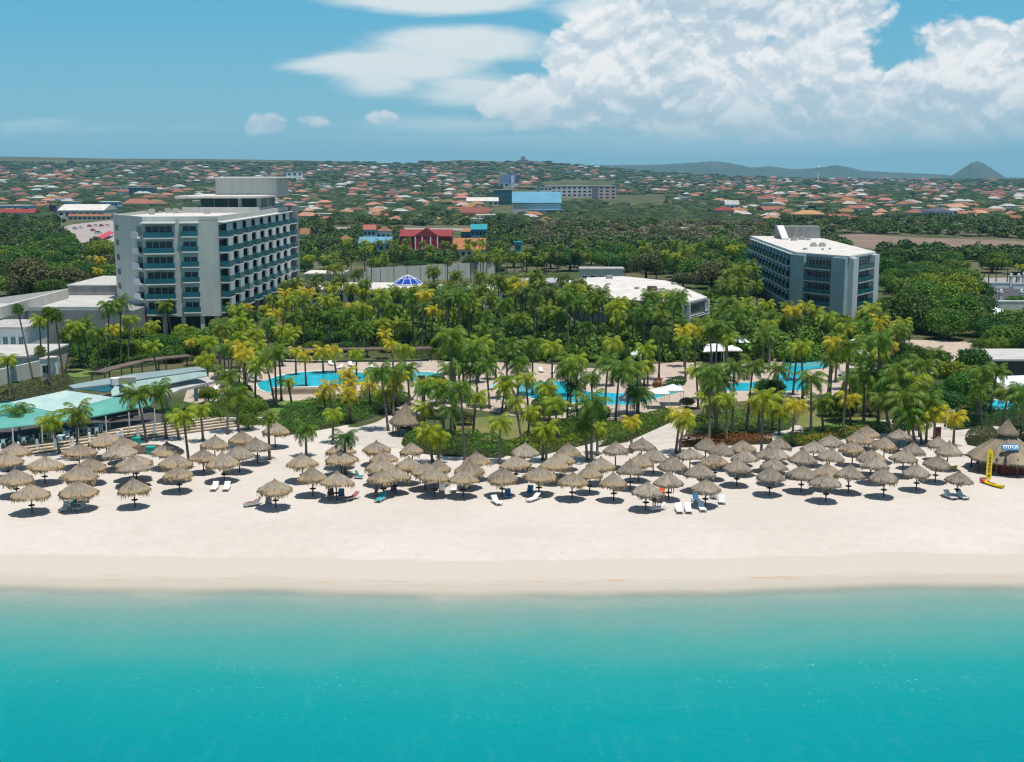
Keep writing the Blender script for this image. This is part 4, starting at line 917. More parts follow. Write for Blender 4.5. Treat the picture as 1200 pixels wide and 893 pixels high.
PAL = [(16,519,38),(8,529,40),(51,534.4,43),(17.5,548,44),(35.6,566,43),(90.7,562,45),(91.4,546.5,43),(104.8,534.4,40),(91.4,517.6,42),(123.7,507,39),(145,512,36),(141,519.5,41),(158.6,531,43),(155.5,537.5,42),(156.5,560,38),(195,518.3,38),(203.8,531.7,39),(209,543.5,37.6),
 (250.8,509.5,34),(237.4,523,34),(261.6,532.3,41),(279.7,522.3,36),(282.4,504,33),(301,513,35),(321.5,496,34),(353.8,532.3,37),(365.9,547.8,38),(393.7,552.5,41),(322.2,560.6,40),(398.8,518,37),(400,526,38),(440.7,514.7,34),(450.3,525.5,34),(446.5,536,38),(449,548,38),
 (483,518,29),(478,534.4,33),(497.7,541,36),(509,548.5,37),(542.7,549,37.6),(559,530.5,34),(549.5,539.7,36),(588.4,547.8,38),(614.8,519.6,36),(604.7,531.7,38),(666.5,519.6,30),(657.8,527.6,33),(649,534.4,37),(631.6,546.5,40),(670.6,551.8,38),(691.4,545,33),(703.5,535,33),(721.6,518.2,32),(719.6,553,34),(739,540.8,34),
 (751.9,513,32),(766,523.8,33),(749,531.9,33),(788,536,34),(757.3,562.8,36),(784,552,36),(827.3,513.5,29),(809,522.3,33),(845.4,518.9,32),(871,515.5,31),(838,530.3,33),(873.7,525.6,31),(864.3,537,34),(821,543,38),(827.3,559,35),(913.4,512.8,29),(899,521.5,29),(909.4,523.6,32),(907,535.7,33),(902.7,547,35),
 (940,528.3,34),(940,543.2,35),(953.8,515.5,32),(974,508,31),(972.6,524.3,32),(970.6,541,32),(969,553.8,36),(995.4,545,36),(1000,515.5,31),(1007.5,504,31),(1015.6,497.4,29),(1021.6,525.6,35),(1026.3,534.4,33),(1037,549,34),(1037,512,29),(1054.7,500.8,30),(1070,518.9,30),(1059.4,527,34),(1075.5,541.7,33),(1099.7,509.5,28),(1111.8,519.6,31),(1097.7,533,32),(1123.3,548.5,31),(463,545,34),(515,537,30)]
UMB = []
for k, (ax, ay, wd) in enumerate(PAL):
    yb = ay/.9125-17.85/.9125+ .8; b = P(600+(ax-600)*.9962, yb, GZ); s = S(yb)
    o = empty('thatched_umbrella', b, None, 'beach umbrella', 'thatched umbrellas on the beach'); sc_ = wd/s/3.42*random.uniform(.96,1.05)
    tan = ax < 700 and random.random() < .75 or random.random() < .25
    v = random.choice([0,2,4] if tan else [1,3,5]); rz = random.uniform(0,6.28)
    for nm, me in (('canopy', CAN[v][0]), ('fringe', CAN[v][1])):
        c = mobj(nm, me, o); c.scale = (sc_*random.uniform(.97,1.03), sc_*random.uniform(.97,1.03), random.uniform(.97,1.08)); c.rotation_euler = (random.uniform(-.06,.06), random.uniform(-.06,.06), rz)
    o.children[1].scale = o.children[0].scale; o.children[1].rotation_euler = o.children[0].rotation_euler
    mobj('post', POSTM, o)
    if yb > 560: mobj('round_shelf', TABLEM, o)
    UMB.append((o, ('tan-fringed' if v in (0,2,4) else 'grey'), b.y, ax))
rows = [('front row nearest the sea', lambda y: y < 143.5), ('second rank behind the front umbrellas', lambda y: 143.5 <= y < 152), ('middle of the field of umbrellas', lambda y: 152 <= y < 162), ('back rank nearest the palms', lambda y: y >= 162)]
for nm, f in rows:
    for lk in ('tan-fringed','grey'):
        autolabel([(o, lk) for o, l, y, ax in UMB if l == lk and f(y)], '{n} {look} thatched umbrella from the left, '+nm)
# round thatched hut
def hut(name, label, cat, px, py, rad, ztop, zeave, tiers=None, counter=None, sign=False):
    b = P(px, py); o = empty(name, b, label, cat)
    me, fb = canopy(55, rad, zeave, ztop, .35, 120, 12)
    me = me.copy(); me.materials.clear(); me.materials.append(hutthatch)
    mobj('thatch_roof', me, o); mobj('fringe', fb.mesh('fringe', fringe_g), o)
    for k in range(8):
        a = k*math.pi/4+.2; mb = MB(); mb.tube([(math.cos(a)*rad*.78, math.sin(a)*rad*.78, 0), (math.cos(a)*rad*.78, math.sin(a)*rad*.78, zeave+.3)], .09, 7)
        mobj('post', mb.mesh('post', wood), o)
    return o, b
h1, b1_ = hut('thatched_hut', 'tall round thatched hut beside the curving path behind the umbrellas', 'hut', 476, 509, 2.35, 4.6, 1.75)
mb = MB(); mb.tube([(0,0,0),(0,0,1.05)], 1.3, 16); mobj('counter', mb.mesh('counter', mat('blue_grey_counter', (.10,.17,.20), .7)), h1)
# big beach hut at right with sign
bh = P(1177.5, 550.5); H = empty('thatched_beach_bar', bh, 'large two-tier thatched beach hut with a blue oval name sign', 'beach hut')
me, fb = canopy(77, 4.5, 1.6, 5.35, .3, 160, 16); me.materials.clear(); me.materials.append(hutthatch); mobj('thatch_roof', me, H); mobj('fringe', fb.mesh('fringe', fringe_g), H)
me, fb = canopy(78, 1.35, 4.65, 6.5, .2, 80, 8); me.materials.clear(); me.materials.append(hutthatch); mobj('top_tier', me, H); mobj('fringe', fb.mesh('fringe', fringe_g), H)
redw = mat('red_brown_boards', (.14,.035,.03), .8, var=.25, scale=2)
mb = MB(); mb.box(-1.6,-2.9,0,2.4,-2.5,1.25); mb.box(-1.8,-3.05,1.25,2.6,-2.4,1.32); mb.box(-1.6,-2.5,0,-1.3,2,1.25); mobj('counter', mb.mesh('counter', redw), H)
for k in range(10):
    a = k*math.pi/5+.3; mb = MB(); mb.tube([(math.cos(a)*3.9, math.sin(a)*3.9, 0),(math.cos(a)*3.9, math.sin(a)*3.9, 2.2)], .1, 7); mobj('post', mb.mesh('post', wood), H)
def text_mesh(body, size, ext, name, m):
    cu = bpy.data.curves.new(name, 'FONT'); cu.body = body; cu.size = size; cu.extrude = ext; cu.align_x = 'CENTER'; cu.align_y = 'CENTER'; cu.offset = .012
    t = bpy.data.objects.new(name, cu); COL.objects.link(t); dg = bpy.context.evaluated_depsgraph_get(); me = bpy.data.meshes.new_from_object(t.evaluated_get(dg)); me.name = name; me.materials.clear(); me.materials.append(m); bpy.data.objects.remove(t); return me
blue = mat('sign_blue', (.02,.16,.30), .5); signw = mat('sign_white', (.85,.85,.85), .6)
def rrect(w_, h, r_, n=6):
    pts = []
    for cx, cy_, a0 in ((w_/2-r_,h/2-r_,0),(-w_/2+r_,h/2-r_,90),(-w_/2+r_,-h/2+r_,180),(w_/2-r_,-h/2+r_,270)):
        for i in range(n+1):
            a = R(a0+90*i/n); pts.append((cx+math.cos(a)*r_, cy_+math.sin(a)*r_))
    return pts
sg = bpy.data.objects.new('name_sign', None); sg.empty_display_size = .3
mb = MB(); mb.prism(rrect(2.25,.86,.40), -.03, .03); sign = mobj('name_sign', mb.mesh('name_sign', blue), H)
sg_y, sg_z = -2.75, 3.45; sign.location = ((1184.5-600)/FPX*((bh.y+sg_y)*math.cos(PITCH)+(38-GZ-sg_z)*math.sin(PITCH))-bh.x, sg_y, sg_z); sign.rotation_euler = (R(52),0,0)
lt = mobj('lettering', text_mesh('ITITOS', .62, .015, 'lettering', signw), sign, (0,0,.045))
# yellow upright board with dark letters
yel = mat('board_yellow', (.72,.52,.01), .4); red = mat('gloss_red', (.60,.03,.03), .4); black = mat('ink_black', (.02,.03,.05), .6)
bb = P(1158, 562); bd = empty('upright_board', bb, 'tall yellow board with dark lettering standing by the big hut', 'board')
mb = MB(); hh = 3.7
pts = [(-.27,0),(.27,0),(.33,.5),(.33,3.0),(.24,3.45),(.0,hh),(-.24,3.45),(-.33,3.0),(-.33,.5)]
n = len(pts); mb.add([(x,-.05,z) for x, z in pts]+[(x,.05,z) for x, z in pts], [tuple(range(n)), tuple(range(2*n-1,n-1,-1))]+[((i+1)%n, i, n+i, n+(i+1)%n) for i in range(n)])
bo = mobj('board_body', mb.mesh('board_body', yel), bd); bo.rotation_euler = (R(-8),R(4),0)
lt = mobj('lettering', text_mesh('L\nA\nR\nA\nA\nT\nA', .46, .012, 'lettering', black), bo, (.02,-.065,1.75)); lt.rotation_euler = (R(90),0,0); lt.data.transform(Matrix.Scale(.92,4,(0,1,0)))
def kayak(px, py, L_, rz, label):
    b = P(px, py); o = empty('kayak', b, label, 'kayak', rz=rz); mb = MB(); seg = 16
    for j, cm in ((0,0),):
        V = []; 
        for i in range(seg+1):
            t = i/seg; w_ = .40*math.sin(math.pi*min(1,max(0,t)))**.6; z0 = .10+.22*abs(2*t-1)**2.5; x = (t-.5)*L_
            V += [(x,-w_,z0+.16),(x,-w_*.6,z0*.4),(x,w_*.6,z0*.4),(x,w_,z0+.16),(x,w_*.6,z0+.20),(x,-w_*.6,z0+.20)]
        F_ = []
        for i in range(seg):
            for k in range(6): F_.append((i*6+k, (i+1)*6+k, (i+1)*6+(k+1)%6, i*6+(k+1)%6))
        F_ += [tuple(range(5,-1,-1)), tuple(seg*6+k for k in range(6))]
        n0 = len(mb.f); mb.add(V, F_); mb.m = [1 if (i//6) < 4 else 0 for i in range(len(mb.f))]
    mobj('hull', mb.mesh('hull', [yel, red], smooth=True), o)
    mb = MB(); mb.tube([(-.55,0,.33),(-.5,0,.335)], .18, 10); mb.box(-.25,-.2,.30,.5,.2,.345); mobj('seat_well', mb.mesh('seat_well', mat('orange_seat', (.35,.12,.02), .6)), o)
    return o
kayak(1162, 569, 4.0, R(-68), 'yellow kayak with a red nose lying on the sand')
kayak(1108, 550, 3.0, R(5), 'yellow kayak half hidden behind the umbrellas near the big hut')
# loungers and chairs
lw = mat('lounger_white', (.80,.78,.76), .6); lf = mat('lounger_frame', (.60,.58,.55), .6)
CH = {'white':lw,'blue':mat('sling_blue', (.05,.17,.33), .7),'teal':mat('towel_turquoise', (.05,.34,.36), .8),'grey':mat('sling_grey', (.26,.26,.28), .8),'purple':mat('sling_purple', (.16,.14,.28), .8),'dark':mat('sling_dark', (.05,.05,.06), .8),'red':mat('towel_red', (.42,.14,.13), .8),'orange':mat('orange_fabric', (.75,.14,.03), .8),'green':mat('sling_green', (.02,.28,.24), .8),'pool':mat('sling_pool_blue', (.30,.48,.52), .7)}
def lounger_meshes(back=40):
    s = MB(); s.box(-.33,-1.0,.30,.33,.30,.36); f = MB(); f.box(-.36,-1.0,.22,-.33,1.0,.30); f.box(.33,-1.0,.22,.36,1.0,.30)
    for x in (-.33,.33):
        for y in (-.85,.75): f.box(x-.03,y-.03,0,x+.03,y+.03,.24)
    b_ = MB(); a = R(back); c, sn = math.cos(a), math.sin(a); y0, z0 = .32, .31
    q = []
    for x, t, u in ((-.33,0,0),(.33,0,0),(.33,.75,0),(-.33,.75,0),(-.33,0,.06),(.33,0,.06),(.33,.75,.06),(-.33,.75,.06)): q.append((x, y0+t*c-u*sn, z0+t*sn+u*c))
    b_.hexa(q); return s, b_, f
LM = {}
CHAIRS = []
def lounger(px, py, col, rz=0, kind='lounger', zone='beach', back=None, z=GZ):
    b = P(px, py, z); o = empty('sun_lounger' if kind == 'lounger' else 'beach_chair', b, None, 'sun lounger' if kind == 'lounger' else 'beach chair', 'loungers and chairs on the beach' if zone == 'beach' else 'loungers on the pool deck', rz)
    back = back or (38 if kind == 'lounger' else 62); key = (col, kind, back)
    if key not in LM:
        s, b_, f = lounger_meshes(back)
        if kind != 'lounger':
            for m__ in (s, f): m__.v = [(x, max(y, -.28), zz) for x, y, zz in m__.v]
        LM[key] = (s.mesh('seat', CH[col]), b_.mesh('backrest', CH[col]), f.mesh('frame', lf))
    for nm, me in zip(('seat','backrest','frame'), LM[key]): mobj(nm, me, o)
    CHAIRS.append((o, f"{ {'pool':'pale blue','teal':'turquoise'}.get(col, col)} {'sun lounger' if kind == 'lounger' else 'beach chair'}", zone)); return o
for a in [(251.5,574,'white',0),(265.6,574,'white',.05),(76.6,598,'white',.1),(94,597,'white',-.2),(304,542,'white',.5),(625,587,'white',-.7),(795.7,600,'white',0),(806.5,600,'white',-.05),(822.6,598,'white',.03),(1113,584,'white',.25),(1127,584,'white',.2),(296,593,'grey',-1.0),(412,585.5,'red',-.8),(446,587,'teal',-.3),(771,598,'white',-1.2),(582,590.5,'white',.4)]:
    lounger(*a)
for a in [(101,589,'grey',.3,'chair'),(86.7,592,'green',.1,'chair'),(315,590,'dark',.2,'chair'),(400,584,'blue',.1,'chair'),(461.5,578,'purple',.1,'chair'),(518,577,'grey',0,'chair'),(531,577,'white',-.3,'chair'),(596,584,'blue',.2,'chair'),(620,580,'blue',-.3,'chair'),(776,581,'orange',0,'chair'),(817,589,'blue',.3,'chair'),(836.7,585,'grey',0,'chair'),(846,591,'white',-.1,'chair'),(388,583,'dark',.2,'chair'),(423,561,'green',1.4,'chair')]:
    lounger(*a)
for a in [(388,428),(411,429),(398,432),(491,430),(437,432),(616,436),(634,436),(648,437),(660,438),(672,440),(684,441),(905,430),(870,440),(857,442),(1004,452),(1012,446),(1020,452),(260,454),(252,458),(290,446),(298,443),(312,437),(577,456),(585,460),(660,441),(700,444),(745,452),(724,447),(985,440),(993,444),(999,438),(592,473),(600,478)]:
    lounger(a[0], a[1], random.choice(['pool','pool','grey','white']), random.uniform(-.6,.6), 'lounger', 'pool')
for zn, ph in (('beach','on the sand by the umbrellas'),('pool','on the pool deck among palms')):
    for lk in sorted(set(l for o, l, z_ in CHAIRS if z_ == zn)): autolabel([(o, l) for o, l, z_ in CHAIRS if z_ == zn and l == lk], '{n} {look} from the left, '+ph)
# lifeguard-like sign board, path sign, lamp, white cushions
sp = P(1113, 503); s_ = empty('notice_sign', sp, 'white framed notice sign with teal panel beside the yellowing palm', 'sign')
mb = MB(); mb.box(-.75,-.05,1.6,.75,.05,2.75); mobj('sign_panel', mb.mesh('sign_panel', signw), s_)
mb = MB(); mb.box(-.55,-.062,2.2,.55,-.052,2.6); mobj('teal_field', mb.mesh('teal_field', mat('sign_teal', (.03,.25,.28), .6)), s_)
mb = MB(); mb.box(-.55,-.062,1.72,.55,-.052,2.12); mobj('grey_field', mb.mesh('grey_field', mat('sign_grey', (.30,.33,.38), .6)), s_)
for x in (-.65,.65):
    mb = MB(); mb.box(x-.05,-.04,0,x+.05,.04,1.6); mobj('sign_post', mb.mesh('sign_post', signw), s_)
s_.rotation_euler = (0,0,R(25))
sp = P(1098, 514); s_ = empty('kiosk_box', sp, 'dark brown box kiosk behind the umbrellas near the notice sign', 'kiosk'); mb = MB(); mb.box(-.4,-.35,0,.4,.35,1.7); mobj('cabinet', mb.mesh('cabinet', redw), s_); mb = MB(); mb.box(-.5,-.45,1.7,.5,.45,1.78); mobj('lid', mb.mesh('lid', lf), s_)
sp = P(494, 455); s_ = empty('notice_board', sp, 'brown wooden notice board on two posts at the pool path', 'sign'); mb = MB(); mb.box(-.65,-.05,.5,.65,.05,2.2); mobj('sign_panel', mb.mesh('sign_panel', wood), s_)
for x in (-.6,.6):
    mb = MB(); mb.box(x-.06,-.045,0,x+.06,.045,.5); mobj('sign_post', mb.mesh('sign_post', wood), s_)
# people
skin = mat('skin', (.36,.20,.13), .6); hairm = mat('hair', (.03,.02,.015), .8)
def person(px, py, pose, top, label, rz=0, z=GZ, dz=0):
    b = P(px, py, z); b.z += dz
    if pose == 'stand': J = {'pel':(0,0,.95),'chest':(0,0,1.3),'neck':(0,0,1.47),'head':(0,-.02,1.62),'headt':(0,-.01,1.72)}; legs = [[(s*.1,0,.88),(s*.12,-.05*s,.48),(s*.12,.08*s,.08),(s*.12,.08*s-.14,.04)] for s in (-1,1)]; arms = [[(s*.19,0,1.40),(s*.26,.02,1.12),(s*.24,-.1,.88),(s*.23,-.13,.80)] for s in (-1,1)]
    elif pose == 'sit': J = {'pel':(0,.05,.45),'chest':(0,.2,.75),'neck':(0,.26,.92),'head':(0,.25,1.07),'headt':(0,.25,1.17)}; legs = [[(s*.1,-.05,.45),(s*.13,-.5,.50),(s*.13,-.62,.08),(s*.13,-.76,.05)] for s in (-1,1)]; arms = [[(s*.19,.22,.85),(s*.27,.1,.62),(s*.2,-.12,.58),(s*.18,-.2,.56)] for s in (-1,1)]
    else: J = {'pel':(0,.1,.45),'chest':(0,.45,.60),'neck':(0,.60,.72),'head':(0,.70,.82),'headt':(0,.76,.90)}; legs = [[(s*.1,.0,.45),(s*.12,-.42,.52),(s*.12,-.85,.42),(s*.12,-.9,.52)] for s in (-1,1)]; arms = [[(s*.19,.50,.62),(s*.3,.28,.50),(s*.2,.02,.50),(s*.18,-.06,.50)] for s in (-1,1)]
    V = [J['pel'], J['chest'], J['neck'], J['head'], J['headt']]; Rd = [.14,.15,.055,.10,.075]; E = [(0,1),(1,2),(2,3),(3,4)]
    for l in legs:
        n = len(V); V += l; Rd += [.09,.065,.045,.04]; E += [(0,n),(n,n+1),(n+1,n+2),(n+2,n+3)]
    for l in arms:
        n = len(V); V += l; Rd += [.055,.042,.034,.03]; E += [(1,n),(n,n+1),(n+1,n+2),(n+2,n+3)]
    me = bpy.data.meshes.new('body'); me.from_pydata(V, E, []); o = bpy.data.objects.new('tmp', me); COL.objects.link(o)
    m_ = o.modifiers.new('s','SKIN'); sv = me.skin_vertices[0].data
    for i, r_ in enumerate(Rd): sv[i].radius = (r_,r_)
    sv[0].use_root = True; o.modifiers.new('u','SUBSURF').levels = 1
    me2 = bpy.data.meshes.new_from_object(o.evaluated_get(bpy.context.evaluated_depsgraph_get())); me2.name = 'person'; bpy.data.objects.remove(o)
    me2.materials.clear(); me2.materials.append(skin); me2.polygons.foreach_set('use_smooth',[True]*len(me2.polygons))
    pe = mobj('person', me2, None, b); pe.rotation_euler = (0,0,rz); tag(pe, label, 'person')
    h = J['head']; mb = MB(); mb.ball((h[0],h[1]+.03,h[2]+.05), .115, 8, 6); mobj('hair', mb.mesh('hair', hairm), pe)
    a, c = Vector(J['pel']), Vector(J['chest']); mb = MB(); mb.tube([a-(c-a)*.35, a, c, c+(c-a)*.25], [.155,.165,.175,.12], 10); mobj('clothing', mb.mesh('clothing', CH[top]), pe)
person(766.5, 596, 'stand', 'dark', 'person in dark clothes standing beside a white lounger on the open sand', .3)
person(769.5, 593, 'stand', 'white', 'person in white standing just behind the dark-clothed one on the sand', -.4)
person(788, 578, 'stand', 'red', 'person in red standing in the shade of a front umbrella', 0)
person(297, 592, 'lie', 'red', 'person lying on the grey lounger left of the front umbrellas', -1.0, dz=-.08)
person(84, 590, 'sit', 'dark', 'person sitting beside the green chair under the left front umbrella', 0, dz=-.05)
person(441, 580, 'sit', 'purple', 'person sitting under an umbrella beside the turquoise lounger', 0, dz=-.05)
person(386.5, 584.5, 'sit', 'dark', 'person sitting under the umbrella beside the blue chair', .2, dz=-.05)
person(409, 443, 'stand', 'blue', 'person in blue walking on the pool deck of the left pool', 0)
# pool side canopies
def parasol(px, py, w_, label, hgt=2.5, cat='parasol'):
    b = P(px, py); o = empty('square_parasol', b, label, cat); k = w_/S(py)/2; mb = MB()
    mb.add([(-k,-k,hgt),(k,-k,hgt),(k,k,hgt),(-k,k,hgt),(0,0,hgt+.8)], [(0,1,4),(1,2,4),(2,3,4),(3,0,4),(3,2,1,0)])
    for i in range(4):
        a = [(-k,-k),(k,-k),(k,k),(-k,k)][i]; c = [(-k,-k),(k,-k),(k,k),(-k,k)][(i+1)%4]; mb.face([(a[0],a[1],hgt-.2),(c[0],c[1],hgt-.2),(c[0],c[1],hgt),(a[0],a[1],hgt)])
    mobj('canopy', mb.mesh('canopy', white), o); mb = MB()
    for x, y in ((-k*.95,-k*.95),(k*.95,-k*.95),(k*.95,k*.95),(-k*.95,k*.95)): mb.tube([(x,y,0),(x,y,hgt)], .04, 6)
    mobj('frame', mb.mesh('frame', lf), o); return o
for a in [(772,478,23,'white canopy, left one of the pair below the winding pool'),(788,474,24,'white canopy, right one of the pair below the winding pool'),(735,486,20,'white canopy half hidden by palms left of the pair'),(857,424,22,'white canopy just in front of the grey-sided gazebo'),(840,425,14,'small white canopy left of the one by the gazebo'),(1008,414,20,'white canopy tent among palms at the top of the right pool'),(1007,428,18,'white canopy below the tent right of the right pool'),(1018,456,22,'white canopy on the deck right of the right pool'),(745,430,12,'small white parasol above the winding pool')]: parasol(*a)
b = P(866, 415); gz = empty('gazebo', b, 'white gazebo with grey curtained sides above the right pool', 'gazebo'); mb = MB(); k = 1.9
mb.add([(-k,-k,2.6),(k,-k,2.6),(k,k,2.6),(-k,k,2.6),(0,0,3.9)], [(0,1,4),(1,2,4),(2,3,4),(3,0,4),(3,2,1,0)]); mobj('roof', mb.mesh('roof', white), gz); mb = MB(); mb.box(-k*.9,-k*.9,0,k*.9,k*.9,2.59); mobj('curtain', mb.mesh('curtain', mat('grey_curtain', (.42,.45,.50), .8)), gz)
mb = MB(); [mb.slab([P(x, y, 5.0) for x, y in q], .15) for q in ([(824,412),(828,403),(848,402),(846,411)],)]; o = mb.build('flat_awning', white, None, P(836,414)); tag(o, 'flat white awning left of the gazebo among the palms', 'awning')
# ---------------------------------------------------------------- buildings
class Fr:   # local frame on a facade from a to b, n = outward
    def __init__(s, a, b, side=1):
        s.a = Vector((a[0],a[1],0)); d = Vector((b[0]-a[0], b[1]-a[1], 0)); s.len = d.length; s.u = d.normalized(); s.n = Vector((s.u.y, -s.u.x, 0))*side
    def pt(s, u, n, z): q = s.a+s.u*u+s.n*n; return (q.x, q.y, z)
    def box(s, mb, u0, u1, n0, n1, z0, z1):
        mb.hexa([s.pt(u0,n0,z0),s.pt(u1,n0,z0),s.pt(u1,n1,z0),s.pt(u0,n1,z0),s.pt(u0,n0,z1),s.pt(u1,n0,z1),s.pt(u1,n1,z1),s.pt(u0,n1,z1)])
railm = mat('rail_glass', (.018,.14,.175), .2, spec=.6, var=.25, scale=.5)
frm = mat('window_frame', (.55,.57,.56), .6)
def balcony(fr, t, u0, u1, z, dep, rail_h=1.15, door=True, slabm=white, ends=True, doorh=2.45):
    mb = MB(); fr.box(mb, u0, u1, -.02, dep, z-.28, z); bal = mb.build('balcony', slabm, t)
    mb = MB(); fr.box(mb, u0+.05, u1-.05, dep-.08, dep-.02, z+.02, z+rail_h)
    if ends: fr.box(mb, u0+.03, u0+.09, .05, dep-.09, z+.02, z+rail_h); fr.box(mb, u1-.09, u1-.03, .05, dep-.09, z+.02, z+rail_h)
    mb.build('railing', railm, bal)
    if door:
        mb = MB(); fr.box(mb, u0+.35, u1-.35, -.02, .04, z+.02, z+doorh); mb.build('glass_door', dark_glass, bal)
        mb = MB(); n = max(2, int((u1-u0)/1.3))
        for i in range(n+1):
            u = u0+.35+(u1-u0-.7)*i/n; fr.box(mb, u-.04, u+.04, .0, .08, z+.02, z+doorh)
        fr.box(mb, u0+.3, u1-.3, .0, .10, z+doorh, z+doorh+.1); mb.build('door_frame', frm, bal)
    return bal
def window(fr, t, u0, u1, z0, z1, bars=2, gm=dark_glass, fm=frm):
    mb = MB(); fr.box(mb, u0, u1, -.02, .03, z0, z1); w_ = mb.build('window', gm, t); mb = MB()
    fr.box(mb, u0-.07, u1+.07, 0, .08, z0-.1, z0-.002); fr.box(mb, u0-.07, u1+.07, 0, .08, z1+.002, z1+.08)
    for i in range(bars+1):
        u = u0+(u1-u0)*i/bars; fr.box(mb, u-.035, u+.035, 0, .07, z0, z1)
    mb.build('frame', fm, w_); return w_
# --- tall left hotel
ZR = 28.7
C0 = P(253.3,253.7,ZR); C1 = P(347.5,240.9,ZR); B0 = P(166,254.2,ZR); L0_ = P(132.3,251.4,ZR); D1 = Vector((-84, C1.y, ZR)); 
ht = empty('hotel_tower', (-75, 300, GZ), 'tall pale grey hotel tower with rows of teal glass balconies at left', 'hotel')
fl = [7.65+3.32*k for k in range(6)]
foot = [L0_, B0, C0, C1, D1, Vector((L0_.x, L0_.y+30, 0))]
mb = MB(); mb.prism([(p.x,p.y) for p in foot], 6.9, 28.0); mb.build('wall', concrete, ht)
mb = MB(); mb.prism([(p.x,p.y) for p in foot], 28.0, 28.06); mb.build('roof', roofw, ht)
fF, fW, fL = Fr(B0, C0), Fr(C0, C1), Fr(L0_, B0)
mb = MB()
for fr in (fF, fL, fW): fr.box(mb, 0, fr.len, -.3, .03, 28.0, 28.75)
mb.prism([(L0_.x,L0_.y),(L0_.x+.3,L0_.y+.3),(L0_.x+.3,L0_.y+30),(L0_.x,L0_.y+30)], 28.0, 28.75); mb.build('parapet', concrete, ht)
inn = [L0_+Vector((3,2,0)), B0+Vector((1,2.5,0)), C0+Vector((-2.5,2.5,0)), C1+Vector((-2.5,-2,0)), D1+Vector((2,-2,0)), Vector((L0_.x+2, L0_.y+28, 0))]
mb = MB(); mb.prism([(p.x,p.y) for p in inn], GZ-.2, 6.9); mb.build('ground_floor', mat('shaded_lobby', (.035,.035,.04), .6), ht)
for fr, us in ((fF, (.6, 3.8, 7.8, 11.9, fF.len-.7)), (fW, [9.3*k+3 for k in range(10)]), (fL, (.6, 6))):
    for u in us:
        mb = MB(); fr.box(mb, u-.45, u+.45, -1.2, -.3, GZ-.2, 6.9); mb.build('column', concrete, ht)
uA1 = fF.len*.42; 
# corner stack wraps from left facet on to the front
for k, z in enumerate(fl):
    b_ = balcony(fF, ht, .25, uA1, z, 1.5)
    mb = MB(); fL.box(mb, fL.len-4.2, fL.len+.2, .0, 1.1, z-.28, z); fL.box(mb, fL.len-4.2, fL.len-.3, .95, 1.1, z, z+1.15); fL.box(mb, fL.len-4.2, fL.len-4.1, 0, .95, z, z+1.15); mb.build('side_parapet', white, b_)
    mb = MB(); fL.box(mb, fL.len-3.6, fL.len-.5, -.02, .04, z+.02, z+2.4); mb.build('glass_door', teal_glass, b_)
    balcony(fF, ht, fF.len*.515, fF.len*.745, z+.25, .75, doorh=2.15)
    window(fL, ht, 1.4, 3.6, z+.9, z+2.2, 3)
mb = MB(); fF.box(mb, -.2, uA1+.4, 0, 1.7, 27.25, 27.5); mb.build('canopy_slab', white, ht)
mb = MB(); fF.box(mb, fF.len*.50, fF.len*.76, 0, 1.0, 27.25, 27.45); mb.build('canopy_slab', white, ht)
# saw-tooth wing
def sawtooth(fr, t, u0, n, bay, notch, dep, floors, fh, ztop, pierm, out=1.3, drop=None):
    for k in range(n):
        a = u0+bay*k; zb = floors[0]-.3
        mb = MB(); fr.box(mb, a+notch, a+bay, 0, dep, zb, ztop-.35); mb.build('pier', pierm, t)
        for z in floors:
            mb = MB(); fr.box(mb, a+.0, a+notch+.6, .01, dep+out, z-.3, z-.02); bal = mb.build('balcony', white, t)
            mb = MB(); fr.box(mb, a+.02, a+.1, .05, dep+out-.02, z, z+1.35); fr.box(mb, a+.1, a+notch+.55, dep+out-.1, dep+out-.02, z, z+1.3); mb.build('railing', railm, bal)
            mb = MB(); fr.box(mb, a+notch-.06, a+notch-.005, .05, dep*.85, z, z+2.6); fr.box(mb, a+.4, a+notch-.2, .0, .04, z, z+2.5); mb.build('glass_door', dark_glass, bal)
    mb = MB(); fr.box(mb, u0, u0+n*bay, 0, dep+.35, ztop-.34, ztop-.15); mb.build('eave_slab', pierm, t)
wm_ = mat('pier_white', (.70,.70,.65), .8, var=.1, scale=.5)
bay = (fW.len-5.5)/9.25
sawtooth(fW, ht, 1.4, 9, bay, bay*.44, .95, fl, 3.32, 27.6, wm_, 1.25)
for z in fl: window(fW, ht, fW.len-2.6, fW.len-1.2, z+.9, z+2.2, 1)
# roof structures
def wbox(mb, px0, px1, Y0, Y1, z0, z1):
    mb.box((px0-600)/FPX*Y0*1.0, Y0, z0, (px1-600)/FPX*Y0, Y1, z1)
mb = MB(); mb.box(-84, 318, 28.06, -64.4, 318.4, 29.5); mb.box(-64.8, 318.4, 28.06, -64.4, 352, 29.3); mb.build('terrace_wall', concrete, ht)
mb = MB(); mb.box(-82, 330, 28.06, -67.5, 352, 31.7); mb.build('penthouse', teal_glass, ht)
for i, x in enumerate((-82.1,-78.5,-74.8,-71.1,-67.4)):
    mb = MB(); mb.box(x-.2, 329.6, 28.06, x+.2, 329.98, 31.7); mb.build('mullion', frm, ht)
for x, y in ((-65.2,322),(-65.2,332),(-65.2,342),(-70,321.5)):
    mb = MB(); mb.box(x-.4, y-.4, 28.06, x+.4, y+.4, 31.7); mb.build('column', concrete, ht)
mb = MB(); mb.box(-86, 318.6, 31.72, -63.6, 354, 32.25); mb.build('roof_slab', roofw, ht)
mb = MB(); mb.box(-80, 338, 32.25, -63.5, 356, 36.7); mb.build('plant_room', concrete, ht)
mb = MB(); mb.box(-80.8, 337, 36.7, -61.0, 357.5, 37.0); mb.build('roof_slab', white, ht)
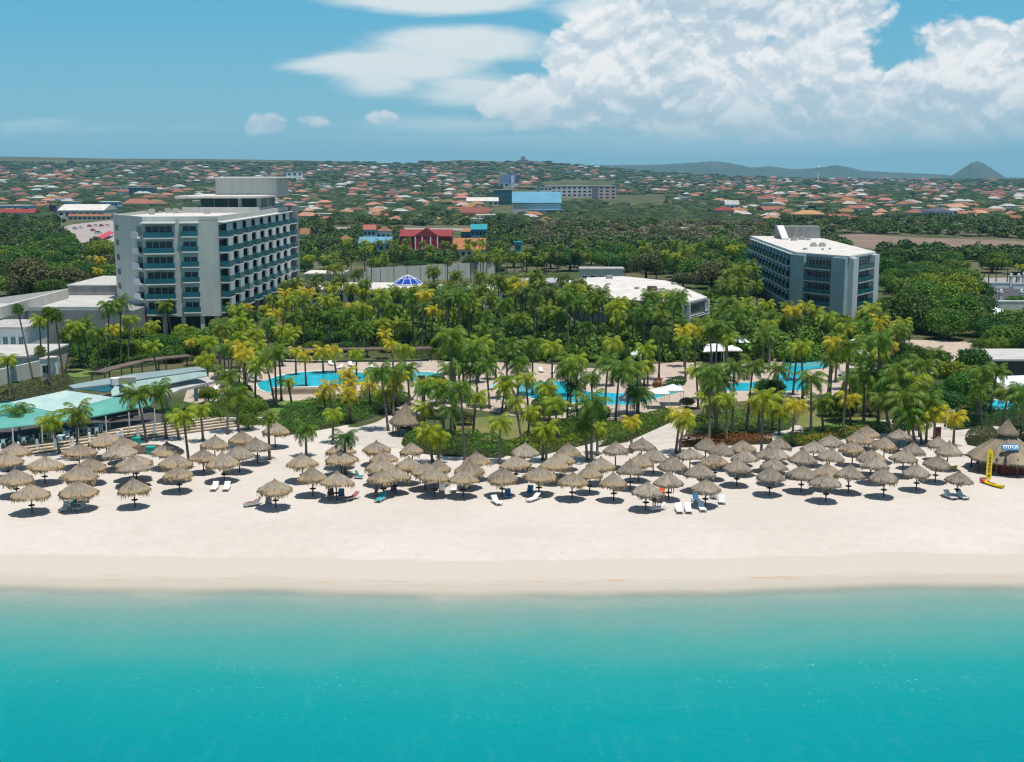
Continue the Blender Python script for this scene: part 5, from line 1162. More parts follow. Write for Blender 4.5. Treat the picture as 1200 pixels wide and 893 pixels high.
mb = MB(); mb.box(-63.5, 352, 6.9, -61.0, 356.5, 29.0); mb.build('stair_tower', concrete_d, ht)
rr = random.Random(5)
for px, py in ((178,250.5),(197,249.5),(206,250),(219,248.5),(233,247),(243,250.5),(256,247)):
    q = P(px, py, 28.06); mb = MB(); mb.cbox((q.x, q.y, 28.06), 1.6, 1.4, 1.1, .3); mb.cbox((q.x, q.y, 29.17), 1.0, .9, .15, .3); mb.build('roof_unit', roofg, ht)
for x, y in ((-72,341),(-70,342),(-71,344)):
    mb = MB(); mb.tube([(x,y,32.25),(x,y,34.4)], .08, 5); mb.ball((x,y-.3,34.2), .8, 8, 4, .4); mb.build('dish_antenna', mat('antenna_grey', (.12,.12,.12), .6), ht)
# --- right hotel
ZB = 18.0; rb = empty('hotel_block', (84, 345, GZ), 'five-storey pale hotel block with teal-shaded walls and a white flat roof at right', 'hotel')
A_, B_, C_, D_, E_ = P(878.7,276.3,ZB), P(932,295.3,ZB), P(995.8,300,ZB), P(1026.7,295,ZB), P(966.7,279.7,ZB)
G_ = P(948,277.3,ZB)
ft = [B_, C_, D_, E_, G_, A_]
cen_ = Vector((84,345,0))
def inset(p, k): d = (Vector((p.x,p.y,0))-cen_); return (cen_.x+d.x*k, cen_.y+d.y*k)
mb = MB(); mb.prism([inset(p,.985) for p in ft], GZ-.2, 17.4); mb.build('wall', shaded_teal_wall, rb)
mb = MB(); mb.prism([(p.x,p.y) for p in ft], 17.4, 17.75); mb.build('roof_edge', mat('roof_edge_teal', (.42,.50,.50), .8), rb)
mb = MB(); mb.prism([inset(p,.995) for p in ft], 17.75, 17.98); mb.build('roof', roofw, rb)
fB, fC, fA = Fr(inset(B_,.985), inset(C_,.985)), Fr(inset(C_,.985), inset(D_,.985)), Fr(inset(A_,.985), inset(B_,.985))
fl2 = [5.1, 8.15, 11.2, 14.25]
sawtooth(fA, rb, 4, 13, (fA.len-5)/13, 3.0, .7, fl2, 3.05, 17.5, shaded_teal_wall, .9)
for z in fl2:
    for fr, a, b in ((fB, .24, .74), (fC, .20, .80)):
        u0, u1 = fr.len*a, fr.len*b
        bal = balcony(fr, rb, u0, u1, z, 1.3, ends=True, slabm=concrete, doorh=2.3)
        mb = MB(); fr.box(mb, u0-.05, u1+.05, .0, .025, z, z+2.7); mb.build('recess_back', teal_glass, bal)
for fr, us in ((fB, ((0,.235),(.745,1.0))), (fC, ((0,.19),(.81,1.0)))):
    for a, b in us:
        mb = MB(); fr.box(mb, fr.len*a+.02, fr.len*b-.02, 0, 1.25, GZ, 17.38); mb.build('wall_pier', shaded_teal_wall if fr is fB else mat('sunlit_render', (.56,.58,.56), .8), rb)  # shaded left face painted teal, sunlit right face painted pale
mb = MB(); q0, q1 = P(895,276,18.0), P(948,276.5,18.0); mb.box(q0.x+1, 388, 17.98, q1.x, 394, 21.7); mb.build('plant_room', concrete_d, rb)
mb = MB(); mb.hexa([(82.5,380,18),(84.5,380,18),(84.5,387.9,21.5),(82.5,387.9,21.5),(82.5,380,18.5),(84.5,380,18.5),(84.5,387.9,22),(82.5,387.9,22)]); mb.build('roof_stair', white, rb)
for px, py in ((931,282),(940,281),(953.5,289),(963.5,289)):
    q = P(px, py, 17.98); mb = MB(); mb.cbox((q.x,q.y,17.98), 1.7, 1.4, .7); mb.cbox((q.x,q.y,18.68), 1.1, 1.0, .45); mb.build('roof_unit', roofg, rb)
# --- middle low building with big white roof
ZM = 10.0; mb_ = empty('low_guest_block', (35, 300, GZ), 'low two-storey building with a big white flat roof among palms', 'building')
ft = [P(663,329.5,ZM), P(706,348,ZM), P(796,356.5,ZM), P(829,348,ZM), P(782,329,ZM), P(730,323.5,ZM), P(686,325.5,ZM)]
c_ = sum((Vector((p.x,p.y,0)) for p in ft), Vector())/len(ft)
def ins2(p, k): d = Vector((p.x,p.y,0))-c_; return (c_.x+d.x*k, c_.y+d.y*k)
mb = MB(); mb.prism([ins2(p,.97) for p in ft], GZ-.2, 9.5); mb.build('wall', mat('blue_grey_render', (.33,.38,.40), .85), mb_)
mb = MB(); mb.prism([(p.x,p.y) for p in ft], 9.5, 10.0); mb.build('roof', roofw, mb_)
f1, f2, f0 = Fr(ins2(ft[1],.97), ins2(ft[2],.97)), Fr(ins2(ft[2],.97), ins2(ft[3],.97)), Fr(ins2(ft[0],.97), ins2(ft[1],.97))
for z in (3.3, 6.5):
    for k in range(7): window(f1, mb_, 1.2+k*(f1.len-2)/7, 1.2+k*(f1.len-2)/7+1.9, z+.3, z+2.3, 2, teal_glass)
    for k in range(4): window(f0, mb_, 1.2+k*(f0.len-2)/4, 1.2+k*(f0.len-2)/4+2.4, z+.3, z+2.3, 2, teal_glass)
    balcony(f2, mb_, f2.len*.28, f2.len*.97, z, 1.2, .25)
for u in (.02, .26, .98):
    mb = MB(); f2.box(mb, f2.len*u-.25, f2.len*u+.25, .3, 1.25, GZ, 9.5); mb.build('column', white, mb_)
q = P(764,341,10.0); mb = MB(); mb.cbox((q.x,q.y,10), 1.8, 1.6, 1.2, .4); mb.build('roof_unit', mat('rusty_unit', (.12,.08,.07), .8), mb_)
q = P(714,326.5,10.0); mb = MB(); mb.cbox((q.x,q.y,10), 1.6, 1.4, .9, .2); mb.build('roof_unit', roofg, mb_)
def lowbox(name, label, cat, px0, px1, pyb, zt, dep, m=concrete, rm=roofg, z0=GZ-.2, over=.0, skew=0, wins=0, wm2=dark_glass, group=None, wh=None):
    a, b = P(px0, pyb), P(px1, pyb+skew); fr = Fr(a, b); o = empty(name, (a+b)/2, label, cat, group); mb = MB(); fr.box(mb, 0, fr.len, -dep, 0, z0, zt); mb.build('wall', m, o)
    mb = MB(); fr.box(mb, -over, fr.len+over, -dep-over, over, zt, zt+.35); mb.build('roof', rm, o)
    for k in range(wins):
        u = (k+.5)*fr.len/wins; h_ = zt-GZ; window(fr, o, u-fr.len/wins*.3, u+fr.len/wins*.3, GZ+h_*.35, GZ+h_*.75, 2, wm2)
    return o, fr
lowbox('plant_building', 'long low grey plant building behind the big white flat roof', 'building', 680, 730, 345, 9.5, 6, concrete, roofg, over=.3, wins=5)
o, fr = lowbox('arcade_building', 'low white building with pale arched niches left of the big white roof', 'building', 598, 664, 350, 6.4, 16, white, roofg, over=.3, wins=0)
for k in range(4):
    u = (k+.5)*fr.len/4; mb = MB(); pts = [(u-1.6,0),(u+1.6,0),(u+1.6,2.0)]+[(u+1.6*math.cos(R(a)),2.0+1.2*math.sin(R(a))) for a in range(20,180,20)]+[(u-1.6,2.0)]
    n = len(pts); V_ = [fr.pt(x,.05,GZ+2+z) for x, z in pts]+[fr.pt(x,-.02,GZ+2+z) for x, z in pts]; mb.add(V_, [tuple(range(n-1,-1,-1)), tuple(range(n,2*n))]+[(i,(i+1)%n,n+(i+1)%n,n+i) for i in range(n)]); mb.build('arched_niche', mat('niche_grey', (.40,.45,.46), .8), o)
rr = random.Random(9)
for tgt, px0, px1, py0, py1, zz in ((mb_, 700, 800, 332, 350, 10.0), (rb, 905, 1005, 280, 297, 17.98), (ht, 150, 250, 247, 252.5, 28.06)):
    for k in range(5):
        q = P(rr.uniform(px0,px1), rr.uniform(py0,py1), zz); mb = MB()
        if k % 2: mb.tube([(q.x,q.y,zz),(q.x,q.y,zz+.5)], .35, 8)
        else: mb.cbox((q.x,q.y,zz), rr.uniform(.8,1.6), .8, .5, rr.uniform(0,1))
        mb.build('roof_vent', roofg, tgt)
# grey panel screen wall
def screen(label, px0, py0, px1, py1, h, n):
    a, b = P(px0,py0), P(px1,py1); fr = Fr(a,b); o = empty('screen_wall', (a+b)/2, label, 'wall'); 
    mb = MB(); fr.box(mb, 0, fr.len, -.3, 0, GZ-.2, GZ+h); mb.build('wall_panel', concrete, o)
    for k in range(n+1):
        mb = MB(); u = fr.len*k/n; fr.box(mb, u-.12, u+.12, -.02, .12, GZ-.2, GZ+h); mb.build('dark_joint', concrete_d, o)
    return o
screen('long grey panelled screen wall behind the blue glass dome', 430, 333, 640-60, 324, 5.2, 10)
screen('short grey panelled screen wall at the left behind low roofs', 376, 337, 430, 333.5, 4.2, 4)
# low cream roofs around the dome
lowbox('low_service_building', 'low cream flat-roofed building left of the blue glass dome', 'building', 352, 458, 361, 6.8, 20, white, roofw, over=.6, wins=8)
lowbox('low_service_building', 'grey flat-roofed building in front of the screen wall at left', 'building', 358, 402, 346, 8.2, 12, concrete, roofw, over=.3, wins=4)
lowbox('low_service_building', 'flat-roofed pavilion under the blue glass dome', 'building', 450, 512, 366, 7.4, 18, concrete, roofw, over=.5, wins=6)
lowbox('low_service_building', 'cream flat-roofed building at the right of the blue glass dome', 'building', 512, 600, 360, 6.4, 16, white, roofw, over=.5, wins=6)
q = P(478, 333.5, 7.8); dm = empty('glass_dome', q, 'faceted blue glass pyramid dome with white ribs', 'glass dome')
rad = 4.1; n = 10; V_ = [(math.cos(2*math.pi*k/n)*rad, math.sin(2*math.pi*k/n)*rad, .4) for k in range(n)]+[(math.cos(2*math.pi*k/n)*rad*.55, math.sin(2*math.pi*k/n)*rad*.55, 1.7) for k in range(n)]+[(0,0,2.7)]
mb = MB(); mb.add(V_, [(k,(k+1)%n,n+(k+1)%n,n+k) for k in range(n)]+[(n+k,n+(k+1)%n,2*n) for k in range(n)]); mobj('blue_glass', mb.mesh('blue_glass', mat('blue_glass', (.01,.06,.36), .15, spec=.8)), dm)
mb = MB()
for k in range(n): mb.tube([V_[k], V_[n+k], V_[2*n]], .10, 4); mb.tube([V_[n+k], V_[n+(k+1)%n]], .07, 4)
mobj('rib', mb.mesh('rib', white), dm); mb = MB(); mb.tube([(0,0,0),(0,0,.4)], rad*1.05, 20); mobj('ring_base', mb.mesh('ring_base', white), dm)
# brown pergolas above the pools
def pergola(label, pts, z, wd=2.4):
    w_ = [P(x, y, z) for x, y in pts]; o = empty('pergola', w_[0]-Vector((0,0,z-GZ)), label, 'pergola'); mb = MB(); L_, Rr = [], []
    for i, p in enumerate(w_):
        d = (w_[min(i+1,len(w_)-1)]-w_[max(0,i-1)]).normalized(); nn = Vector((-d.y,d.x,0))*wd/2; L_.append(p+nn); Rr.append(p-nn)
    for i in range(len(w_)-1): mb.slab([L_[i], Rr[i], Rr[i+1], L_[i+1]], .25)
    mb.build('slatted_roof', brown_roof, o); mb = MB()
    for i in range(len(w_)):
        for p in (L_[i], Rr[i]): mb.tube([(p.x,p.y,GZ),(p.x,p.y,z-.2)], .12, 5)
    mb.build('posts', wood, o)
pergola('curving brown pergola roof behind the restaurant', [(115,436),(135,430),(160,424),(190,419),(222,416)], 4.6)
pergola('straight brown pergola above the left pool', [(330,408),(370,409),(420,408),(470,408),(505,407)], 4.6)
roofg2 = mat('aged_roof', (.52,.50,.47), .9, col2=(.42,.40,.37), scale=.3, detail=8)
# --- left conference building
cb = empty('conference_hall', P(70,400), 'wide grey windowless hall with parapets beside the tall hotel', 'hall')
za = 10.0
w1, w2 = P(-60,361.5,za), P(150,360,za); k1, k2 = P(112,330.5,za+1.5), P(150,330.5,za+1.5); kl = P(-60,362,za+1.5)
q = [P(-60,361.5,za), P(5,361,za), P(100,360.5,za), P(150,360,za), P(150,337,za), P(82,337,za), P(0,357,za), P(-60,372,za)]
yF = w2.y; mb = MB(); mb.box(-118, yF, GZ-.2, (150-600)/FPX*yF+1, yF+14, za-.7); mb.box(-100, yF+14.01, GZ-.2, -84, yF+62, za-.7); mb.hexa([(-125,yF+14,0),(-100,yF+14,0),(-100,yF+62,0),(-108,yF+62,0),(-125,yF+14,za-.7),(-100,yF+14,za-.7),(-100,yF+62,za-.7),(-108,yF+62,za-.7)]); mb.build('wall', concrete_d, cb)
mb = MB(); mb.box(-117.7, yF+.3, za-.7, -83, yF+13.8, za-.6); mb.box(-112, yF+13.9, za-.7, -84, yF+61, za-.61); mb.build('roof', roofg2, cb)
mb = MB(); mb.box(-118, yF, za-.7, -82, yF+.3, za+.1); a0, a1 = P(-30,368,za+1.6), P(80,338.5,za+1.6); fr = Fr(a0,a1); fr.box(mb, 0, fr.len, -.4, 0, za-.7, za+1.6); mb.build('parapet', concrete, cb)
b0, b1 = P(80,346,za-.6), P(152,346,za-.6); mb = MB(); mb.box(b0.x, b0.y, za-.6, -84, b0.y+26, za+1.6); mb.build('raised_block', concrete_d, cb); mb = MB(); mb.box(b0.x-.2, b0.y-.2, za+1.6, -84, b0.y+26.2, za+1.9); mb.build('raised_roof', roofg2, cb)
o, fr = lowbox('terrace_building', 'low white building with a band of windows at the left edge', 'building', -60, 31, 425, 8.6, 12, white, roofg, over=.5, wins=10, wm2=teal_glass)
lowbox('ramp_building', 'low building with stepped white flat roofs at the left edge', 'building', -60, 44, 440, 5.2, 16, concrete, roofg2, over=.2)
lowbox('ramp_wall', 'grey ramp wall under the low white roofs at the left edge', 'wall', -60, 50, 466, 4.4, .5, concrete, concrete, over=0, skew=-26)
lowbox('stair_house', 'narrow white stair house beside the grey ramp wall', 'building', 48, 62, 446, 5.6, 3, white, roofw, over=.1, wins=1)
# --- restaurant
TZ = 2.95
rs = empty('beach_restaurant', P(90,500,TZ), 'open beach restaurant under teal and white canvas roofs at left', 'restaurant')
s0, s1 = P(-60,546,GZ), P(280,500,GZ); frs = Fr(s0, s1)
st = empty('beach_steps', (s0+s1)/2, 'long tan steps leading from the sand up to the restaurant', 'steps')
riser = mat('step_riser', (.20,.15,.11), .9, var=.2, scale=2)  # shadow on the risers painted in as a darker brown
for k in range(5):
    zt = GZ+.19*(k+1); n0 = -1.05*k
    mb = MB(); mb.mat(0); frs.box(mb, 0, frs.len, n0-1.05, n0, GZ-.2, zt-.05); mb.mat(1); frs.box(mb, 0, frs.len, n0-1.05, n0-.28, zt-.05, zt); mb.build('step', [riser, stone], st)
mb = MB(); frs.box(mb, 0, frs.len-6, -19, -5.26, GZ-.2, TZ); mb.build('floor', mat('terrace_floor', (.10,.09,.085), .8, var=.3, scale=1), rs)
def roof_poly(nm, pts, m, th=.16):
    mb = MB(); mb.slab([P(x,y,z) for x,y,z in pts], th); return mb.build(nm, m, rs)
roof_poly('canvas_roof', [(-40,476,7.0),(11,471.5,7.2),(60,482,6.6),(60,495,5.45),(0,502,5.4),(-40,506,5.4)], teal_roof)
roof_poly('canvas_roof', [(60,482,6.6),(96,476,6.5),(135,465.5,6.7),(182,466,6.2),(175,475,5.45),(112,487.5,5.45),(60,495,5.45)], teal_roof)
roof_poly('canvas_roof', [(11,471.5,7.2),(77.5,457.5,7.8),(133,465.5,6.75),(96,476,6.55),(60,482,6.65)], pale_roof)
roof_poly('upper_roof', [(80,451.5,8.0),(155,438,8.4),(232,429.5,8.5),(242,433,8.1),(165,444,8.1),(135,449.5,8.0),(86,455,7.7)], mat('slate_teal_roof', (.24,.32,.32), .8, var=.15, scale=.3), .4)
roof_poly('skylight_band', [(90,455.5,7.5),(135,450,7.9),(131,457,7.4),(124,459,7.3)], teal_glass, .1)
roof_poly('canvas_roof', [(135,451.5,7.9),(165,446,7.9),(241,434.5,7.9),(243,440,7.2),(168,455,6.9),(131,464,6.8),(130,458,7.4)], pale_roof)
roof_poly('flat_roof', [(168,456,6.4),(243,441,6.6),(250,447,6.0),(212,456,6.0),(196,463,5.9)], roofg, .4)
for px, py in ((-14,528),(16,524),(50,519),(92,513.5),(125,509),(152,504.5),(182,500)):
    q = P(px, py, TZ); mb = MB(); mb.tube([q,(q.x,q.y,5.5)], .09, 6); mb.build('post', lf, rs)
for px, py in ((165,487),(196,482),(230,470)):
    q = P(px, py, TZ); mb = MB(); mb.cbox((q.x,q.y,TZ), .5, .5, 3.1); mb.build('pillar', white, rs)
mb = MB(); frs.box(mb, frs.len*.52, frs.len*.80, -17, -16.7, TZ, 5.8); mb.build('rear_wall', concrete, rs)
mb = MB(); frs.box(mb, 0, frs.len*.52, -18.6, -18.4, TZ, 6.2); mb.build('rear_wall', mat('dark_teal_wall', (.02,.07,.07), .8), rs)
mb = MB(); q = P(150,448,8.3); mb.cbox((q.x,q.y,8.2), 2.2, 1.5, .9, .3); mb.build('roof_unit', roofg, rs); mb = MB(); q = P(135,450,8.0); mb.tube([(q.x,q.y,7.9),(q.x,q.y,8.9)], .7, 10); mb.build('roof_vent', white, rs)
POSTS = []
for px, py in ((0,531),(22,529.5),(44,526),(65,525),(85,523),(105,518),(124,517),(143,514),(162,511),(181,508),(138,516.5)):
    q = P(px, py, TZ); mb = MB(); h_ = 1.05; mb.tube([(0,0,0),(0,0,.15),(0,0,.18),(0,0,h_*.8),(0,0,h_)], [.26,.26,.20,.18,.22], 10); mb.ball((0,0,h_+.1), .17, 8, 5); o = mobj('white_bollard', mb.mesh('white_bollard', white), None, q); tag(o, None, 'bollard', 'white bollards on top of the beach steps'); POSTS.append((o, 'white bollard'))
autolabel(POSTS, '{n} {look} from the left on top of the beach steps')
# tables and chairs under the roof
cm = MB(); cm.box(-.22,-.22,.42,.22,.22,.47); cm.box(-.22,.18,.47,.22,.22,.9)
for x in (-.2,.2):
    for y in (-.2,.2): cm.box(x-.025,y-.025,0,x+.025,y+.025,.42)
CHM = cm.mesh('white_chair', mat('chair_pale', (.45,.62,.62), .6)); tmb = MB(); tmb.box(-.45,-.45,.72,.45,.45,.76); tmb.box(-.06,-.06,0,.06,.06,.72); TBM = tmb.mesh('dining_table', CHM.materials[0])
TB, DC = [], []
for px, py in ((5,521),(30,518),(56,514),(72,516.5),(80,511),(98,508),(112,507),(120,503)):
    q = P(px, py, TZ); t = mobj('dining_table', TBM, None, q); tag(t, None, 'table', 'restaurant tables'); TB.append((t,'pale dining table'))
    for k in range(3):
        a = k*2.1+px; c = mobj('dining_chair', CHM, None, (q.x+math.cos(a)*.85, q.y+math.sin(a)*.85, TZ)); c.rotation_euler = (0,0,a-math.pi/2); tag(c, None, 'chair', 'restaurant chairs'); DC.append((c,'pale dining chair'))
autolabel(TB, '{n} {look} from the left under the teal canvas roof'); autolabel(DC, '{n} {look} from the left under the teal canvas roof')
q = P(173, 528); pl = empty('round_planter', q, 'low red-brown round planter at the foot of a palm by the steps', 'planter'); mb = MB(); mb.tube([(0,0,0),(0,0,.35)], 2.2, 20); mobj('planter_wall', mb.mesh('planter_wall', mat('terracotta_wall', (.22,.12,.10), .9)), pl); mb = MB(); mb.tube([(0,0,.35),(0,0,.37)], 2.0, 20); mobj('planter_soil', mb.mesh('planter_soil', wood), pl)
for px, py, lb in ((160,521,'upright teal towel cart among the left umbrellas'),(177,532,'low teal towel bin beside the red-brown planter')):
    q = P(px, py); o = empty('towel_bin', q, lb, 'bin'); mb = MB(); mb.box(-.5,-.4,0,.5,.4,.9); mobj('bin_body', mb.mesh('bin_body', CH['green']), o); mb = MB(); mb.box(-.55,-.45,.9,.55,.45,1.0); mobj('bin_lid', mb.mesh('bin_lid', mat('lid_teal', (.02,.38,.32), .5)), o)
# low curved wall beside pool
lowbox('pool_terrace_wall', 'low pale terrace wall under the left pool', 'wall', 318, 376, 463, 2.9, .6, stone, coping, over=.1, skew=-1)
lowbox('pool_terrace_wall', 'low pale curb wall below the left pool near the steps', 'wall', 246, 318, 497, 2.5, .5, stone, coping, over=.1, skew=-1)
# right villas
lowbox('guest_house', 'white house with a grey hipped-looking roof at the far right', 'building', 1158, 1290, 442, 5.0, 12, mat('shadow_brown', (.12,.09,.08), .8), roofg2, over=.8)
b = P(1195, 462); o = empty('white_awning', b, 'large white awning in front of the house at the far right', 'awning'); mb = MB(); mb.slab([P(1163,441,4.8),P(1290,437,5.2),P(1290,462,3.6),P(1178,458,3.6)], .15); mb.build('awning_sheet', white, o); mb = MB(); [mb.tube([(P(x,y,3.6).x,P(x,y,3.6).y,GZ),P(x,y,3.6)], .08, 5) for x, y in ((1180,458),(1215,459),(1250,460))]; mb.build('awning_post', lf, o)
# car park walls and columns right
for a in (('parking_deck_wall','long white-grey deck wall in front of the parked pickup','wall',1146,1290,363,4.1,.6,concrete,white),('parking_deck_wall','white garden wall behind the parked pickup','wall',1141,1182,338,3.6,.5,white,white),('parking_deck_wall','white garden wall right of the gap behind the pickup','wall',1187,1290,339,3.6,.5,white,white)):
    lowbox(*a, over=.1)
o = empty('balustrade_terrace', P(1150,366), 'white balustraded terrace corner below the parking deck', 'balustrade'); fr = Fr(P(1139,364), P(1166,374)); mb = MB(); fr.box(mb, 0, fr.len, -6, 0, GZ, 3.0); mb.build('terrace_wall', white, o)
for k in range(9):
    mb = MB(); u = fr.len*k/8; c = fr.pt(u, -.2, 3.0); mb.tube([c,(c[0],c[1],3.9)], .13, 6); mb.build('baluster', white, o)
mb = MB(); fr.box(mb, 0, fr.len, -.4, 0, 3.9, 4.05); mb.build('rail', white, o)
PP = []
for px, py in ((1136,347),(1146,356),(1172,357),(1196,357),(1193,336),(1199,334),(1184,336)):
    q = P(px, py); mb = MB(); mb.cbox((0,0,0), .8, .8, 3.4); mb.cbox((0,0,3.4), 1.1, 1.1, .25); mb.ball((0,0,3.95), .42, 8, 5); o = mobj('white_pillar', mb.mesh('white_pillar', white), None, q); tag(o, None, 'pillar', 'white pillars around the car park'); PP.append((o,'white pillar with a ball top'))
autolabel(PP, '{n} {look} from the left around the parking deck')
glassm = mat('car_glass', (.02,.03,.04), .15, spec=.8); tyre = mat('tyre_black', (.02,.02,.02), .8)
def car(px, py, col, label, rz=0, pickup=False, k=1.0):
    b = P(px, py); o = empty('parked_car', b, label, 'pickup truck' if pickup else 'car', None, rz); L_, W_ = (5.4,1.9) if pickup else (4.3,1.75)
    mb = MB(); x0, x1 = -L_/2, L_/2
    mb.hexa([(x0,-W_/2,.35),(x1,-W_/2,.35),(x1,W_/2,.35),(x0,W_/2,.35),(x0+.05,-W_/2+.05,.98),(x1-.15,-W_/2+.05,.92),(x1-.15,W_/2-.05,.92),(x0+.05,W_/2-.05,.98)]); mobj('body', mb.mesh('body', mat('car_'+col, {'white':(.75,.76,.78),'red':(.55,.03,.03),'silver':(.4,.42,.45),'dark':(.03,.04,.06)}[col], .3, spec=.5)), o)
    c0, c1 = ((-.3,1.3) if pickup else (-1.7,1.0)); mb = MB(); mb.hexa([(c0,-W_/2+.08,.97),(c1,-W_/2+.08,.93),(c1,W_/2-.08,.93),(c0,W_/2-.08,.97),(c0+.25,-W_/2+.2,1.5),(c1-.55,-W_/2+.2,1.5),(c1-.55,W_/2-.2,1.5),(c0+.25,W_/2-.2,1.5)]); cab = mobj('cab', mb.mesh('cab', glassm), o)
    mb = MB(); mb.hexa([(c0+.24,-W_/2+.19,1.5),(c1-.54,-W_/2+.19,1.5),(c1-.54,W_/2-.19,1.5),(c0+.24,W_/2-.19,1.5),(c0+.34,-W_/2+.25,1.56),(c1-.6,-W_/2+.25,1.56),(c1-.6,W_/2-.25,1.56),(c0+.34,W_/2-.25,1.56)]); mobj('car_roof', mb.mesh('car_roof', MATS['car_'+col]), o)
    if pickup: mb = MB(); mb.box(-2.5,-.75,.98,-.5,.75,1.0); mobj('load_bed', mb.mesh('load_bed', glassm), o)
    for x in (x0+.85, x1-.85):
        for y in (-W_/2+.02, W_/2-.02): mb = MB(); mb.tube([(x,y-.1,.34),(x,y+.1,.34)], .34, 12); mobj('wheel', mb.mesh('wheel', tyre), o)
    o.scale = (k,)*3; return o
car(1158, 343, 'white', 'white pickup truck parked on the asphalt deck at right', R(178), True)
car(1135, 336, 'white', 'white car parked by the low wall left of the pickup', R(5))
car(620, 304, 'red', 'red car on the pale car park behind the screen wall', R(20), k=1.2)
car(115, 274, 'silver', 'silver vehicle on the pale car park left of the hotel tower', R(80), k=1.2)
for i, (px, py, cl) in enumerate([(105,266,'red'),(112,265.5,'white'),(119,265.5,'red'),(95,268,'white'),(88,269,'silver'),(109,271,'red'),(126,265,'white'),(602,303,'silver'),(611,301,'white')]):
    car(px, py, cl, f"small {cl} car, {ordinal(i)} along the {'pale car park left of the hotel tower' if px < 300 else 'pale car park behind the screen wall'}", R(90 if px < 300 else 70), k=1.1)
o = empty('red_awning', P(122,281), 'long slanting red awning at the edge of the left car park', 'awning'); mb = MB(); mb.slab([P(110,279,5.0),P(128,270.5,5.0),P(134,272,4.2),P(117,282,4.2)], .2); mb.build('awning_sheet', red, o); mb = MB(); [mb.tube([(P(x,y,4.1).x,P(x,y,4.1).y,GZ),P(x,y,4.1)], .1, 5) for x, y in ((112,280),(118,281),(126,276),(132,272.5))]; mb.build('awning_post', lf, o)
HAZE = 0.00006
# ---------------------------------------------------------------- village and town
def gable(mb, fr, u0, u1, n0, n1, z0, z1, over=.4):   # ridge along u
    nm = (n0+n1)/2; a, b = u0-over, u1+over; c, d = min(n0,n1)-over, max(n0,n1)+over
    p = [fr.pt(a,c,z0), fr.pt(b,c,z0), fr.pt(b,d,z0), fr.pt(a,d,z0), fr.pt(a,nm,z1), fr.pt(b,nm,z1)]
    mb.add(p, [(0,1,5,4),(2,3,4,5),(1,2,5),(3,0,4),(3,2,1,0)])
def hip(mb, fr, u0, u1, n0, n1, z0, z1, over=.5):
    nm = (n0+n1)/2; a, b = u0-over, u1+over; c, d = min(n0,n1)-over, max(n0,n1)+over; r_ = min((b-a)/2, (d-c)/2)*.9
    p = [fr.pt(a,c,z0), fr.pt(b,c,z0), fr.pt(b,d,z0), fr.pt(a,d,z0), fr.pt(a+r_,nm,z1), fr.pt(b-r_,nm,z1)]
    mb.add(p, [(0,1,5,4),(2,3,4,5),(1,2,5),(3,0,4),(3,2,1,0)])
def house(name, label, px0, px1, pyb, h, dep, wm3, rm, roof='gable', rh=2.5, wins=4, group=None, cat='house', floors=1, z=GZ):
    w0, w1 = PT(px0, pyb), PT(px1, pyb); z = w0.z; fr = Fr(w0, w1); o = empty(name, (w0+w1)/2, label, cat, group)
    mb = MB(); fr.box(mb, 0, fr.len, -dep, 0, z-1, z+h); mb.build('wall', wm3, o)
    mb = MB()
    if roof == 'gable': gable(mb, fr, 0, fr.len, -dep, 0, z+h, z+h+rh)
    elif roof == 'hip': hip(mb, fr, 0, fr.len, -dep, 0, z+h, z+h+rh)
    else: fr.box(mb, -.4, fr.len+.4, -dep-.4, .4, z+h, z+h+.5)
    mb.build('roof', rm, o)
    for f_ in range(floors):
        for k in range(wins):
            u = (k+.5)*fr.len/wins; wd = fr.len/wins*.27; zz = z+h*(f_+.25)/floors; mb = MB(); fr.box(mb, u-wd, u+wd, 0, .08, zz, zz+h/floors*.45); mb.build('window', dark_glass, o)
    return o, fr
red_w = mat('red_render', (.30,.03,.045), .8); redr = mat('red_tile', (.30,.05,.05), .85, var=.3, scale=1); blue_w = mat('blue_render', (.08,.24,.31), .8); skyb = mat('pale_blue_render', (.30,.48,.58), .8); cream = mat('cream_render', (.62,.56,.45), .85, var=.1, scale=.4); teal_b = mat('turquoise_paint', (.02,.26,.31), .7); pink = mat('pink_render', (.55,.38,.36), .85)
aqua = mat('aqua_metal_roof', (.12,.31,.42), .6, var=.12, scale=.1); greyw = mat('grey_render2', (.54,.52,.51), .85, var=.1, scale=.2)
o, fr = house('red_gabled_house', 'long red two-storey house with a tiled roof behind the palms', 469, 529, 292, 6.2, 12, red_w, redr, 'gable', 3, 9, floors=2)
mb = MB(); z = GZ; u = fr.len*.52
mb.add([fr.pt(u-6,2.5,z+6.3), fr.pt(u+6,2.5,z+6.3), fr.pt(u,2.5,z+10.4), fr.pt(u-6,-6,z+6.3), fr.pt(u+6,-6,z+6.3), fr.pt(u,-6,z+10.4)], [(0,1,2),(1,4,5,2),(3,0,2,5)]); mb.build('gable_front', redr, o)
mb = MB(); fr.box(mb, u-5.6, u+5.6, 0, 2.3, z, z+6.25); mb.build('porch', red_w, o); mb = MB(); [fr.box(mb, u+d-.3, u+d+.3, 2.3, 2.45, z, z+6.2) for d in (-5.3,-2,2,5.3)]; mb.build('white_trim', white, o)
house('blue_house', 'house with a bright blue roof left of the red gabled house', 421, 458, 297, 4.5, 11, skyb, aqua, 'gable', 2.8, 5)
house('pale_blue_house', 'pale blue gabled house behind the bright blue roof', 426, 440, 285, 7, 8, skyb, orange, 'gable', 2.5, 3, floors=2)
house('orange_roof_house', 'white house with a small orange roof between the blue roofs', 441, 458, 284, 6, 8, white, orange, 'hip', 2, 3)
